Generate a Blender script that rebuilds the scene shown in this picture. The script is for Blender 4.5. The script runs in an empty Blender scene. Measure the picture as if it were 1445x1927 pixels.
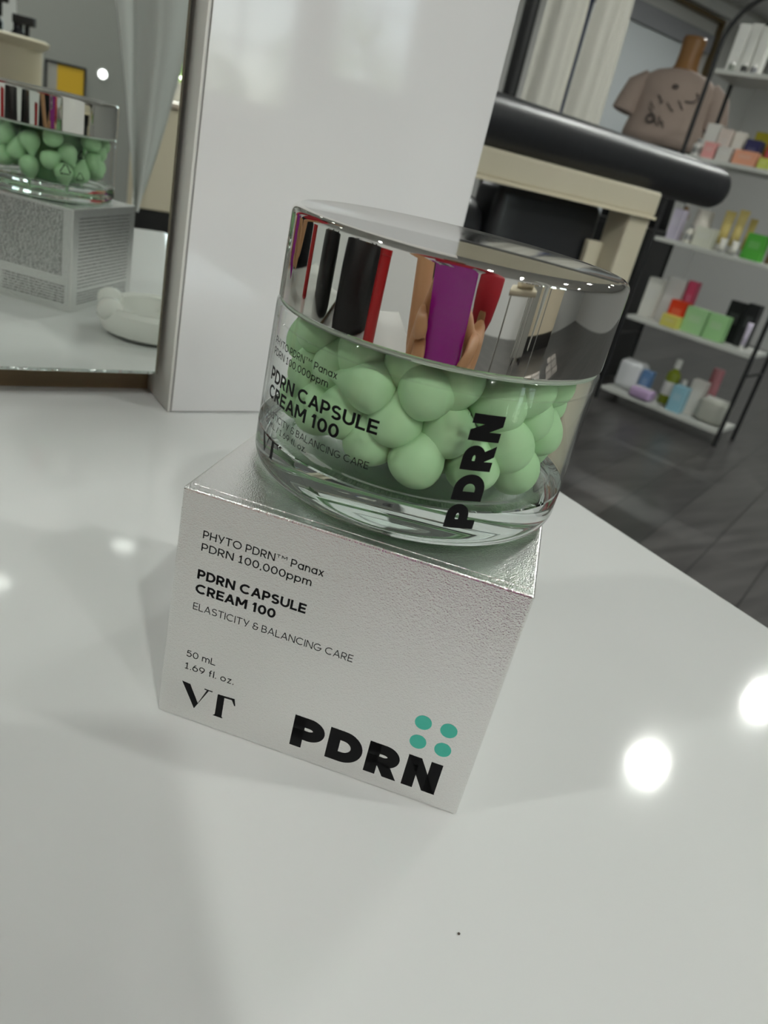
import bpy, bmesh, math, random
from mathutils import Vector, Matrix

# ------------------------------------------------------------------ camera, world, sun, exposure
scene = bpy.context.scene
COL = scene.collection
CAM = Vector((-0.053938, -0.132972, 0.129773))
CR = Vector((0.821255, -0.528011, 0.216208))      # camera right
CU = Vector((0.073118, 0.473210, 0.877910))       # camera up
CF = Vector((0.565857, 0.705179, -0.427233))      # camera forward
cam_data = bpy.data.cameras.new('camera')
cam = bpy.data.objects.new('camera', cam_data)
COL.objects.link(cam)
m = Matrix((CR, CU, -CF)).transposed().to_4x4()
m.translation = CAM
cam.matrix_world = m
cam_data.sensor_fit = 'HORIZONTAL'
cam_data.sensor_width = 27.0
cam_data.lens = 1419.05 / 1445 * 27.0
cam_data.clip_start = 0.01
cam_data.clip_end = 60
cam_data.dof.use_dof = True
cam_data.dof.focus_distance = 0.175
cam_data.dof.aperture_fstop = 26.5 / 1.0
scene.camera = cam

world = bpy.data.worlds.new('world')
scene.world = world
world.use_nodes = True
wn = world.node_tree.nodes
wbg = wn['Background']
wsky = wn.new('ShaderNodeTexSky')
wsky.sky_type = 'HOSEK_WILKIE'
wsky.sun_direction = (0.15, -0.75, 0.62)
wsky.turbidity = 4.0
world.node_tree.links.new(wsky.outputs[0], wbg.inputs[0])
wbg.inputs[1].default_value = 26.0

sun_d = bpy.data.lights.new('sun', 'SUN')
sun_d.energy = 20.0
sun_d.angle = 0.01
sun_d.color = (1.0, 0.95, 0.86)
sun = bpy.data.objects.new('sun', sun_d)
COL.objects.link(sun)
sun.rotation_euler = Vector((-0.22, 0.86, -0.62)).to_track_quat('-Z', 'Y').to_euler()

LAMP = 1040.0      # strength of the ceiling downlights
scene.view_settings.view_transform = 'Standard'
scene.view_settings.look = 'None'
scene.view_settings.gamma = 1.0
scene.view_settings.exposure = -0.68
try:
    scene.view_settings.use_curve_mapping = False
except Exception:
    pass
scene.cycles.use_denoising = True
scene.cycles.max_bounces = 14
scene.cycles.transparent_max_bounces = 16
scene.cycles.transmission_bounces = 12
scene.cycles.glossy_bounces = 8
scene.cycles.sample_clamp_indirect = 8.0

FLOOR = -0.75
CEIL = 1.75
TH = 0.8120869                 # the carton is turned this far against the table
BW, BD, BH = 0.074, 0.077, 0.0597
random.seed(7)

# ------------------------------------------------------------------ materials
def srgb(hexs):
    out = []
    for i in (0, 2, 4):
        c = int(hexs[i:i + 2], 16) / 255
        out.append(c / 12.92 if c <= 0.04045 else ((c + 0.055) / 1.055) ** 2.4)
    return tuple(out) + (1.0,)

MATS = {}
def mat(name, color='ffffff', rough=0.5, metal=0.0, bump=None, var=None, coat=0.0, spec=0.5, emit=None, sss=0.0):
    """bump = (scale, strength, distance); var = (scale, other colour, amount)"""
    if name in MATS:
        return MATS[name]
    mt = bpy.data.materials.new(name)
    mt.use_nodes = True
    nt = mt.node_tree
    b = nt.nodes['Principled BSDF']
    col = srgb(color) if isinstance(color, str) else tuple(color) + (1.0,)
    b.inputs['Base Color'].default_value = col
    b.inputs['Roughness'].default_value = rough
    b.inputs['Metallic'].default_value = metal
    b.inputs['Coat Weight'].default_value = coat
    b.inputs['Coat Roughness'].default_value = 0.03
    b.inputs['Specular IOR Level'].default_value = spec
    if sss:
        b.inputs['Subsurface Weight'].default_value = sss
        b.inputs['Subsurface Radius'].default_value = (0.4, 0.8, 0.4)
        b.inputs['Subsurface Scale'].default_value = 0.003
    tc = nt.nodes.new('ShaderNodeTexCoord')
    if bump:
        n = nt.nodes.new('ShaderNodeTexNoise')
        n.inputs['Scale'].default_value = bump[0]
        n.inputs['Detail'].default_value = 3
        nt.links.new(tc.outputs['Object'], n.inputs['Vector'])
        bp = nt.nodes.new('ShaderNodeBump')
        bp.inputs['Strength'].default_value = bump[1]
        bp.inputs['Distance'].default_value = bump[2]
        nt.links.new(n.outputs[0], bp.inputs['Height'])
        nt.links.new(bp.outputs[0], b.inputs['Normal'])
    if var:
        n2 = nt.nodes.new('ShaderNodeTexNoise')
        n2.inputs['Scale'].default_value = var[0]
        n2.inputs['Detail'].default_value = 4
        nt.links.new(tc.outputs['Object'], n2.inputs['Vector'])
        mx = nt.nodes.new('ShaderNodeMixRGB')
        mx.inputs[1].default_value = col
        mx.inputs[2].default_value = srgb(var[1])
        ml = nt.nodes.new('ShaderNodeMath')
        ml.operation = 'MULTIPLY'
        ml.inputs[1].default_value = var[2]
        nt.links.new(n2.outputs[0], ml.inputs[0])
        nt.links.new(ml.outputs[0], mx.inputs[0])
        nt.links.new(mx.outputs[0], b.inputs['Base Color'])
    if emit:
        b.inputs['Emission Color'].default_value = srgb(emit[0])
        b.inputs['Emission Strength'].default_value = emit[1]
    MATS[name] = mt
    return mt

def clear_mat(name, ior=1.48, tint=(1, 1, 1), rough=0.0):
    """clear thin pane: lets light straight through, mirrors by Fresnel"""
    mt = bpy.data.materials.new(name)
    mt.use_nodes = True
    nt = mt.node_tree
    nt.nodes.clear()
    out = nt.nodes.new('ShaderNodeOutputMaterial')
    tr = nt.nodes.new('ShaderNodeBsdfTransparent')
    tr.inputs[0].default_value = tuple(tint) + (1,)
    gl = nt.nodes.new('ShaderNodeBsdfGlossy')
    gl.inputs['Roughness'].default_value = rough
    fr = nt.nodes.new('ShaderNodeFresnel')
    fr.inputs[0].default_value = ior
    ge = nt.nodes.new('ShaderNodeNewGeometry')
    mr_ = nt.nodes.new('ShaderNodeMapRange')
    mr_.inputs['To Min'].default_value = ior
    mr_.inputs['To Max'].default_value = 1.0 / ior
    nt.links.new(ge.outputs['Backfacing'], mr_.inputs['Value'])
    nt.links.new(mr_.outputs[0], fr.inputs[0])
    mx = nt.nodes.new('ShaderNodeMixShader')
    nt.links.new(fr.outputs[0], mx.inputs[0])
    nt.links.new(tr.outputs[0], mx.inputs[1])
    nt.links.new(gl.outputs[0], mx.inputs[2])
    nt.links.new(mx.outputs[0], out.inputs[0])
    MATS[name] = mt
    return mt

def glass_mat(name, ior=1.49, tint=(0.97, 0.99, 0.98)):
    mt = bpy.data.materials.new(name)
    mt.use_nodes = True
    nt = mt.node_tree
    nt.nodes.clear()
    out = nt.nodes.new('ShaderNodeOutputMaterial')
    g = nt.nodes.new('ShaderNodeBsdfGlass')
    g.inputs['Color'].default_value = tuple(tint) + (1,)
    g.inputs['Roughness'].default_value = 0.0
    g.inputs['IOR'].default_value = ior
    nt.links.new(g.outputs[0], out.inputs[0])
    MATS[name] = mt
    return mt

def silver_card(name, grain=1500.0, strength=0.32):
    """silver foil board with a fine leather grain"""
    mt = bpy.data.materials.new(name)
    mt.use_nodes = True
    nt = mt.node_tree
    b = nt.nodes['Principled BSDF']
    b.inputs['Base Color'].default_value = srgb('fafaf8')
    b.inputs['Metallic'].default_value = 1.0
    b.inputs['Roughness'].default_value = 0.27
    tc = nt.nodes.new('ShaderNodeTexCoord')
    v = nt.nodes.new('ShaderNodeTexVoronoi')
    v.feature = 'F1'
    v.inputs['Scale'].default_value = grain * 2.2
    n = nt.nodes.new('ShaderNodeTexNoise')
    n.inputs['Scale'].default_value = grain
    n.inputs['Detail'].default_value = 2
    nt.links.new(tc.outputs['Object'], v.inputs['Vector'])
    nt.links.new(tc.outputs['Object'], n.inputs['Vector'])
    ad = nt.nodes.new('ShaderNodeMath')
    ad.operation = 'ADD'
    nt.links.new(v.outputs['Distance'], ad.inputs[0])
    nt.links.new(n.outputs[0], ad.inputs[1])
    bp = nt.nodes.new('ShaderNodeBump')
    bp.inputs['Strength'].default_value = strength
    bp.inputs['Distance'].default_value = 0.0002
    nt.links.new(ad.outputs[0], bp.inputs['Height'])
    nt.links.new(bp.outputs[0], b.inputs['Normal'])
    MATS[name] = mt
    return mt

def plank_mat(name, c1, c2, angle=0.0):
    mt = bpy.data.materials.new(name)
    mt.use_nodes = True
    nt = mt.node_tree
    b = nt.nodes['Principled BSDF']
    b.inputs['Roughness'].default_value = 0.32
    tc = nt.nodes.new('ShaderNodeTexCoord')
    mp = nt.nodes.new('ShaderNodeMapping')
    mp.inputs['Rotation'].default_value = (0, 0, angle)
    br = nt.nodes.new('ShaderNodeTexBrick')
    br.inputs['Scale'].default_value = 1.0
    br.inputs['Brick Width'].default_value = 1.2
    br.inputs['Row Height'].default_value = 0.16
    br.inputs['Mortar Size'].default_value = 0.002
    br.inputs['Color1'].default_value = srgb(c1)
    br.inputs['Color2'].default_value = srgb(c2)
    br.inputs['Mortar'].default_value = srgb('151515')
    nz = nt.nodes.new('ShaderNodeTexNoise')
    nz.inputs['Scale'].default_value = 3.0
    nz.inputs['Detail'].default_value = 6
    mp2 = nt.nodes.new('ShaderNodeMapping')
    mp2.inputs['Rotation'].default_value = (0, 0, angle)
    mp2.inputs['Scale'].default_value = (1, 9, 1)
    mx = nt.nodes.new('ShaderNodeMixRGB')
    mx.blend_type = 'OVERLAY'
    mx.inputs[0].default_value = 0.75
    nt.links.new(tc.outputs['Object'], mp.inputs[0])
    nt.links.new(mp.outputs[0], br.inputs['Vector'])
    nt.links.new(tc.outputs['Object'], mp2.inputs[0])
    nt.links.new(mp2.outputs[0], nz.inputs['Vector'])
    nt.links.new(br.outputs[0], mx.inputs[1])
    nt.links.new(nz.outputs[0], mx.inputs[2])
    nt.links.new(mx.outputs[0], b.inputs['Base Color'])
    MATS[name] = mt
    return mt

WHITE_LAM = mat('white_laminate', 'dadcda', 0.065, bump=(60, 0.03, 0.0003))
WHITE_PANEL = mat('white_panel_laminate', 'd3d3d3', 0.06, bump=(14, 0.03, 0.001))
EDGE_BAND = mat('edge_band', 'd6d6d0', 0.3)
DARK_JOINT = mat('dark_joint', '5a564c', 0.6)
BROWN_BOARD = mat('brown_board', '7d6a4c', 0.6, var=(30, '5f4e36', 0.8))
SILVER = silver_card('silver_card')
INK = mat('black_ink', '09090b', 0.5, spec=0.15)
MINT = mat('mint_dot_ink', '3fb7a2', 0.4)
CHROME = mat('chrome', 'ece9e4', 0.025, 1.0)
CHROME_TOP = mat('chrome_top', 'dad9d7', 0.09, 1.0, bump=(700, 0.05, 0.0001))
CAPS = mat('mint_capsule', 'aad0a2', 0.5, spec=0.25)
GEL_SHADE = mat('gel_shade_green', '7fab7c', 0.6)  # green deepened to stand for the shade in the gaps between capsules
GLASS = glass_mat('clear_acrylic')
CLEAR = clear_mat('clear_wall', 1.40, (0.985, 0.995, 0.99))
MIRROR = mat('mirror_silver', 'eef2ef', 0.0, 1.0)
MIRROR_EDGE = mat('mirror_cut_edge', 'c9d2cc', 0.22, 1.0, bump=(420, 1.0, 0.002))
BLACK_METAL = mat('black_metal', '161618', 0.45)
SHELF_WHITE = mat('shelf_white', 'c4c6c0', 0.35)
LEATHER = mat('black_vinyl', '232427', 0.36, bump=(60, 0.15, 0.002))
CREAM = mat('cream_paint', 'c9c2ad', 0.5, var=(12, 'b3aa92', 0.5))
SKIN = mat('skin', 'b98a63', 0.5)
WALL = mat('wall_paint', 'cfcfcc', 0.7)
CEILM = mat('ceiling_paint', 'e6e7e6', 0.8)
WALLW = mat('wall_white', 'e0e2e2', 0.6)

# ------------------------------------------------------------------ mesh helpers
def link(o, parent=None):
    COL.objects.link(o)
    if parent is not None:
        o.parent = parent
    return o

def tag(o, label=None, cat=None, group=None, kind=None):
    if label: o['label'] = label
    if cat: o['category'] = cat
    if group: o['group'] = group
    if kind: o['kind'] = kind
    return o

def empty(name, loc=(0, 0, 0), rz=0.0, label=None, cat=None, group=None):
    o = bpy.data.objects.new(name, None)
    o.empty_display_size = 0.02
    link(o)
    o.location = loc
    o.rotation_euler = (0, 0, rz)
    return tag(o, label, cat, group)

def mesh(name, verts, faces, material, parent=None, smooth=False):
    me = bpy.data.meshes.new(name)
    me.from_pydata([tuple(v) for v in verts], [], [tuple(f) for f in faces])
    me.update()
    if material: me.materials.append(material)
    if smooth:
        for p in me.polygons: p.use_smooth = True
    return link(bpy.data.objects.new(name, me), parent)

def from_bm(name, bm, material, parent=None, smooth=False):
    me = bpy.data.meshes.new(name)
    bmesh.ops.recalc_face_normals(bm, faces=bm.faces)
    bm.to_mesh(me)
    bm.free()
    if material: me.materials.append(material)
    if smooth:
        for p in me.polygons: p.use_smooth = True
        try:
            me.set_sharp_from_angle(angle=math.radians(40))
        except Exception:
            pass
    return link(bpy.data.objects.new(name, me), parent)

def box(name, lo, hi, material, parent=None, bevel=0.0, segs=2, smooth=False):
    bm = bmesh.new()
    bmesh.ops.create_cube(bm, size=1.0)
    for v in bm.verts:
        v.co = Vector([(lo[i] + hi[i]) / 2 + v.co[i] * (hi[i] - lo[i]) for i in range(3)])
    if bevel > 0:
        bmesh.ops.bevel(bm, geom=list(bm.edges), offset=bevel, segments=segs, affect='EDGES', profile=0.5)
    return from_bm(name, bm, material, parent, smooth)

def lathe(name, prof, material, parent=None, segs=64, closed=False, smooth=True):
    verts, faces = [], []
    n = len(prof)
    for k in range(segs):
        a = 2 * math.pi * k / segs
        for r, z in prof:
            verts.append((max(r, 1e-6) * math.cos(a), max(r, 1e-6) * math.sin(a), z))
    for k in range(segs):
        k2 = (k + 1) % segs
        for i in range(n if closed else n - 1):
            j = (i + 1) % n
            faces.append((k * n + i, k2 * n + i, k2 * n + j, k * n + j))
    bm = bmesh.new()
    vs = [bm.verts.new(v) for v in verts]
    for f in faces:
        try: bm.faces.new([vs[i] for i in f])
        except ValueError: pass
    bmesh.ops.remove_doubles(bm, verts=bm.verts, dist=4e-6)
    return from_bm(name, bm, material, parent, smooth)

def tube(name, pts, r, material, parent=None, segs=10, caps=True, rs=None):
    pts = [Vector(p) for p in pts]
    verts, faces = [], []
    up = Vector((0, 0, 1))
    prev = None
    for i, p in enumerate(pts):
        t = (pts[min(i + 1, len(pts) - 1)] - pts[max(i - 1, 0)]).normalized()
        ref = prev if prev is not None else (up if abs(t.z) < 0.9 else Vector((1, 0, 0)))
        a = (ref - t * ref.dot(t)).normalized()
        prev = a
        b = t.cross(a)
        rr = rs[i] if rs else r
        for k in range(segs):
            th = 2 * math.pi * k / segs
            verts.append(p + (a * math.cos(th) + b * math.sin(th)) * rr)
    for i in range(len(pts) - 1):
        for k in range(segs):
            k2 = (k + 1) % segs
            faces.append((i * segs + k, i * segs + k2, (i + 1) * segs + k2, (i + 1) * segs + k))
    if caps:
        faces.append(tuple(reversed(range(segs))))
        faces.append(tuple((len(pts) - 1) * segs + k for k in range(segs)))
    bm = bmesh.new()
    vs = [bm.verts.new(v) for v in verts]
    for f in faces: bm.faces.new([vs[i] for i in f])
    return from_bm(name, bm, material, parent, True)

def copy_tree(o, parent=None):
    c = o.copy()
    COL.objects.link(c)
    c.parent = parent
    for ch in list(o.children):
        copy_tree(ch, c)
    return c

# ------------------------------------------------------------------ the room
def struct(o):
    o['kind'] = 'structure'
    return o

X0, X1, Y0, Y1 = -2.6, 6.7, -5.6, 4.6
FLOORM = plank_mat('dark_plank_floor', '4c4a49', '3b3a3a', math.radians(-20))
struct(box('floor', (X0, Y0, FLOOR - 0.06), (X1, Y1, FLOOR), FLOORM))
struct(box('ceiling', (X0, Y0, CEIL), (X1, Y1, CEIL + 0.06), CEILM))
struct(box('wall_left', (X0 - 0.1, Y0, FLOOR), (X0, Y1, CEIL), WALLW))
struct(box('wall_right', (X1, Y0, FLOOR), (X1 + 0.1, Y1, CEIL), WALL))
struct(box('wall_back', (X0 - 0.1, Y1, FLOOR), (X1 + 0.1, Y1 + 0.1, CEIL), WALL))

# front wall behind the photographer, with two window openings
WINS = [(1.55, 2.95, 0.17, 1.35), (3.22, 4.0, 0.50, 1.35)]
def front_wall():
    bm = bmesh.new()
    xs = [X0 - 0.1, WINS[0][0], WINS[0][1], WINS[1][0], WINS[1][1], X1 + 0.1]
    def blk(a, b, c, d):
        r = bmesh.ops.create_cube(bm, size=1.0)
        for v in r['verts']:
            v.co = Vector(((a + b) / 2 + v.co.x * (b - a), Y0 - 0.05 + v.co.y * 0.1, (c + d) / 2 + v.co.z * (d - c)))
    for i in range(5):
        if i == 1 or i == 3:
            w = WINS[0] if i == 1 else WINS[1]
            blk(xs[i], xs[i + 1], FLOOR, w[2])
            blk(xs[i], xs[i + 1], w[3], CEIL)
        else:
            blk(xs[i], xs[i + 1], FLOOR, CEIL)
    return struct(from_bm('wall_front', bm, WALLW))
front_wall()
FRAME = mat('window_frame_white', 'd9d9d6', 0.4)
PANE = clear_mat('window_pane', 1.45, (0.97, 0.98, 0.97))
for i, (a, b, c, d) in enumerate(WINS):
    w = empty('window_%d' % (i + 1), ((a + b) / 2, Y0 - 0.05, c))
    struct(w)
    hw, hh = (b - a) / 2, d - c
    fr = 0.04
    for nm, lo, hi in (('window_frame', (-hw, -0.03, 0), (-hw + fr, 0.03, hh)), ('window_frame', (hw - fr, -0.03, 0), (hw, 0.03, hh)),
                       ('window_frame', (-hw + fr, -0.03, 0), (hw - fr, 0.03, fr)), ('window_frame', (-hw + fr, -0.03, hh - fr), (hw - fr, 0.03, hh))):
        box(nm, lo, hi, FRAME, w)
    nx, nz = (3, 3) if i == 0 else (2, 3)
    for k in range(1, nx):
        x = -hw + 2 * hw * k / nx
        box('mullion', (x - 0.012, -0.015, fr), (x + 0.012, 0.015, hh - fr), FRAME, w)
    for k in range(1, nz):
        z = hh * k / nz
        box('glazing_bar', (-hw + fr, -0.012, z - 0.01), (hw - fr, 0.012, z + 0.01), FRAME, w)
    box('pane', (-hw + fr, -0.003, fr), (hw - fr, 0.003, hh - fr), PANE, w)

# back wall: pale frosted door panel, lintel in painted shadow grey, thin brown frame
FROST = mat('frosted_panel', 'd4dadd', 0.35)
dr = struct(empty('door_1', (5.05, Y1 - 0.02, FLOOR)))
box('door_panel', (-0.62, -0.02, 0.0), (0.72, 0.0, 2.09), FROST, dr, 0.004)
box('lintel', (-0.75, -0.05, 2.09), (0.78, 0.018, 2.22), mat('lintel_shadow_grey', '8f9094', 0.6), dr, 0.003)  # its grey is the shadow strip over the door, put into the colour
box('jamb', (-0.75, -0.05, 0), (-0.62, 0.018, 2.09), mat('lintel_shadow_grey'), dr, 0.003)
tr = struct(empty('trim_1', (5.2, Y1 - 0.012, FLOOR)))
BRASS = mat('brown_metal', '7c6a4e', 0.3, 0.7)
box('frame_side', (0.70, -0.03, 0.2), (0.73, 0.01, 2.32), BRASS, tr)
box('frame_top', (-1.2, -0.03, 2.32), (0.73, 0.01, 2.35), BRASS, tr)
struct(box('trim_2', (X0, Y1 - 0.05, 1.62), (X1, Y1 - 0.001, 1.70), CEILM))

# ------------------------------------------------------------------ ceiling downlights
LENS = mat('lamp_lens', 'ffffff', 0.4, emit=('f7faf4', LAMP))
RING = mat('lamp_ring', 'e8e8e6', 0.3)
lamp_spots = [(0.91, -2.47, 'near the windows, right one of the pair behind the photographer'),
              (0.36, -2.28, 'near the windows, left one of the pair behind the photographer'),
              (2.35, 0.92, 'between the vanity table and the shelf unit'),
              (3.28, 0.99, 'in front of the shelf unit'),
              (-1.30, -1.2, 'left of the photographer'),
              (3.1, -2.6, 'by the narrower window'),
              (4.9, 3.2, 'in front of the pale frosted door'),
              (-1.2, -3.8, 'in the far left corner behind the photographer'),
              (0.9, 3.2, 'behind the vanity mirror'),
              (-0.3, -1.5, 'added as fill light right behind the photographer'),  # this lamp and the ones below are added to fill the room with light
              (1.5, -1.0, 'added as fill light right of the photographer'),
              (-1.9, 0.3, 'added as fill light by the left wall'),
              (0.3, -3.7, 'added as fill light in front of the dark grey screen')]
proto = None
for (x, y, where) in lamp_spots:
    if proto is None:
        o = empty('downlight', (x, y, CEIL), 0)
        lathe('trim_ring', [(0.052, -0.001), (0.080, -0.001), (0.082, -0.006), (0.060, -0.012), (0.052, -0.008)], RING, o, 32, closed=True)
        bm = bmesh.new()
        bmesh.ops.create_circle(bm, cap_ends=True, segments=24, radius=0.052)
        for v in bm.verts: v.co.z = -0.004
        for f in bm.faces: f.normal_flip()
        me = bpy.data.meshes.new('lens')
        bm.to_mesh(me); bm.free()
        me.materials.append(LENS)
        link(bpy.data.objects.new('lens', me), o)
        proto = o
    else:
        o = copy_tree(proto)
        o.location = (x, y, CEIL)
    tag(o, 'round white recessed ceiling downlight ' + where, 'downlight', 'recessed ceiling downlights')

# ------------------------------------------------------------------ outdoors: hedge seen through the windows
LEAF = mat('sunlit_leaf', 'a9c23c', 0.6, var=(9, '6f8f2a', 1.0))
struct(box('ground_outside', (-4, -14, FLOOR - 0.3), (10, Y0 - 0.12, FLOOR - 0.2), mat('paving', 'b9b3a4', 0.8)))
def hedge(x, y, z, r, label):
    rnd = random.Random(int(x * 100))
    verts, faces = [], []
    for k in range(900):
        u, v = rnd.uniform(0, 2 * math.pi), rnd.uniform(-1, 1)
        s = math.sqrt(1 - v * v)
        rr = r * rnd.uniform(0.7, 1.0)
        p = Vector((s * math.cos(u) * rr, s * math.sin(u) * rr * 0.7, v * rr * 1.3))
        a = Vector((rnd.uniform(-1, 1), rnd.uniform(-1, 1), rnd.uniform(-1, 1))).normalized() * 0.07
        b = a.orthogonal().normalized() * 0.035
        i = len(verts)
        verts += [p - a, p + b, p + a, p - b]
        faces.append((i, i + 1, i + 2, i + 3))
    o = empty('garden_shrub', (x, y, FLOOR - 0.2), 0, label, 'shrub', 'shrubs outside the windows')
    f = mesh('foliage', [v + Vector((0, 0, z - FLOOR + 0.2)) for v in verts], faces, LEAF, o)
    f['kind'] = 'stuff'
    tube('stem', [(0, 0, 0), (0.02, 0, 0.4), (0, 0, z - FLOOR)], 0.03, mat('bark', '5d4a38', 0.8), o)
hedge(1.9, -7.6, -0.25, 0.70, 'lime green shrub outside the wide window, the left one')
hedge(3.1, -8.2, -0.30, 0.8, 'lime green shrub outside between the two windows')
hedge(5.2, -9.0, 0.3, 1.0, 'large lime green shrub outside right of the narrow window')

# ------------------------------------------------------------------ vanity table, panel, mirror
TX1 = 0.2262
vt = empty('vanity_table', (0, 0, FLOOR), 0, 'glossy white laminate vanity table carrying the silver carton', 'table')
H = -FLOOR
box('tabletop', (-0.62, -0.29, H - 0.03), (TX1, 0.2345, H), WHITE_LAM, vt, 0.0012, 2)
box('side_panel', (-0.60, -0.22, 0), (-0.575, 0.22, H - 0.03), WHITE_PANEL, vt, 0.001)
box('side_panel', (0.18, -0.22, 0), (0.205, 0.22, H - 0.03), WHITE_PANEL, vt, 0.001)
box('back_panel', (-0.575, 0.19, 0.1), (0.18, 0.205, H - 0.03), WHITE_PANEL, vt)

post = empty('white_board', (0, 0.0, 0.0), 0, 'tall narrow glossy white board standing on the table right of the mirror', 'board')
box('board', (0.0652, 0.1862, 0.0003), (0.2082, 0.2345, 1.3), WHITE_PANEL, post, 0.0008, 2)
box('edge_band', (0.0642, 0.1868, 0.0003), (0.0652, 0.2335, 1.3), EDGE_BAND, post)
box('joint', (0.0654, 0.18605, 0.001), (0.0657, 0.18622, 1.3), DARK_JOINT, post)

bb = tag(box('backing_board', (-0.62, 0.2165, 0.0003), (0.0640, 0.2345, 1.3), BROWN_BOARD), 'brown wooden backing board behind and below the mirror', 'board')
mr = empty('mirror', (-0.27, 0.1975, 0.0145), 0, 'large frameless wall mirror reflecting the back of the carton and jar', 'mirror')
box('mirror_glass', (-0.35, 0, 0.0012), (0.3305, 0.004, 1.25), MIRROR, mr)
box('polished_edge', (-0.35, -0.0002, 0.0), (0.3305, 0.004, 0.0012), MIRROR_EDGE, mr)
box('side_edge', (0.3305, 0.0, 0.0), (0.3315, 0.004, 1.25), mat('mirror_side_edge', '5a5648', 0.4), mr)
for sx in (-0.25, 0.2):
    box('mount_block', (sx - 0.02, 0.004, 0.3), (sx + 0.02, 0.019, 0.34), BROWN_BOARD, mr)

# ------------------------------------------------------------------ stroke lettering
def arc(cx, cy, rx, ry, a0, a1, n=18):
    return [(cx + rx * math.cos(math.radians(a0 + (a1 - a0) * i / n)), cy + ry * math.sin(math.radians(a0 + (a1 - a0) * i / n))) for i in range(n + 1)]

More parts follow.
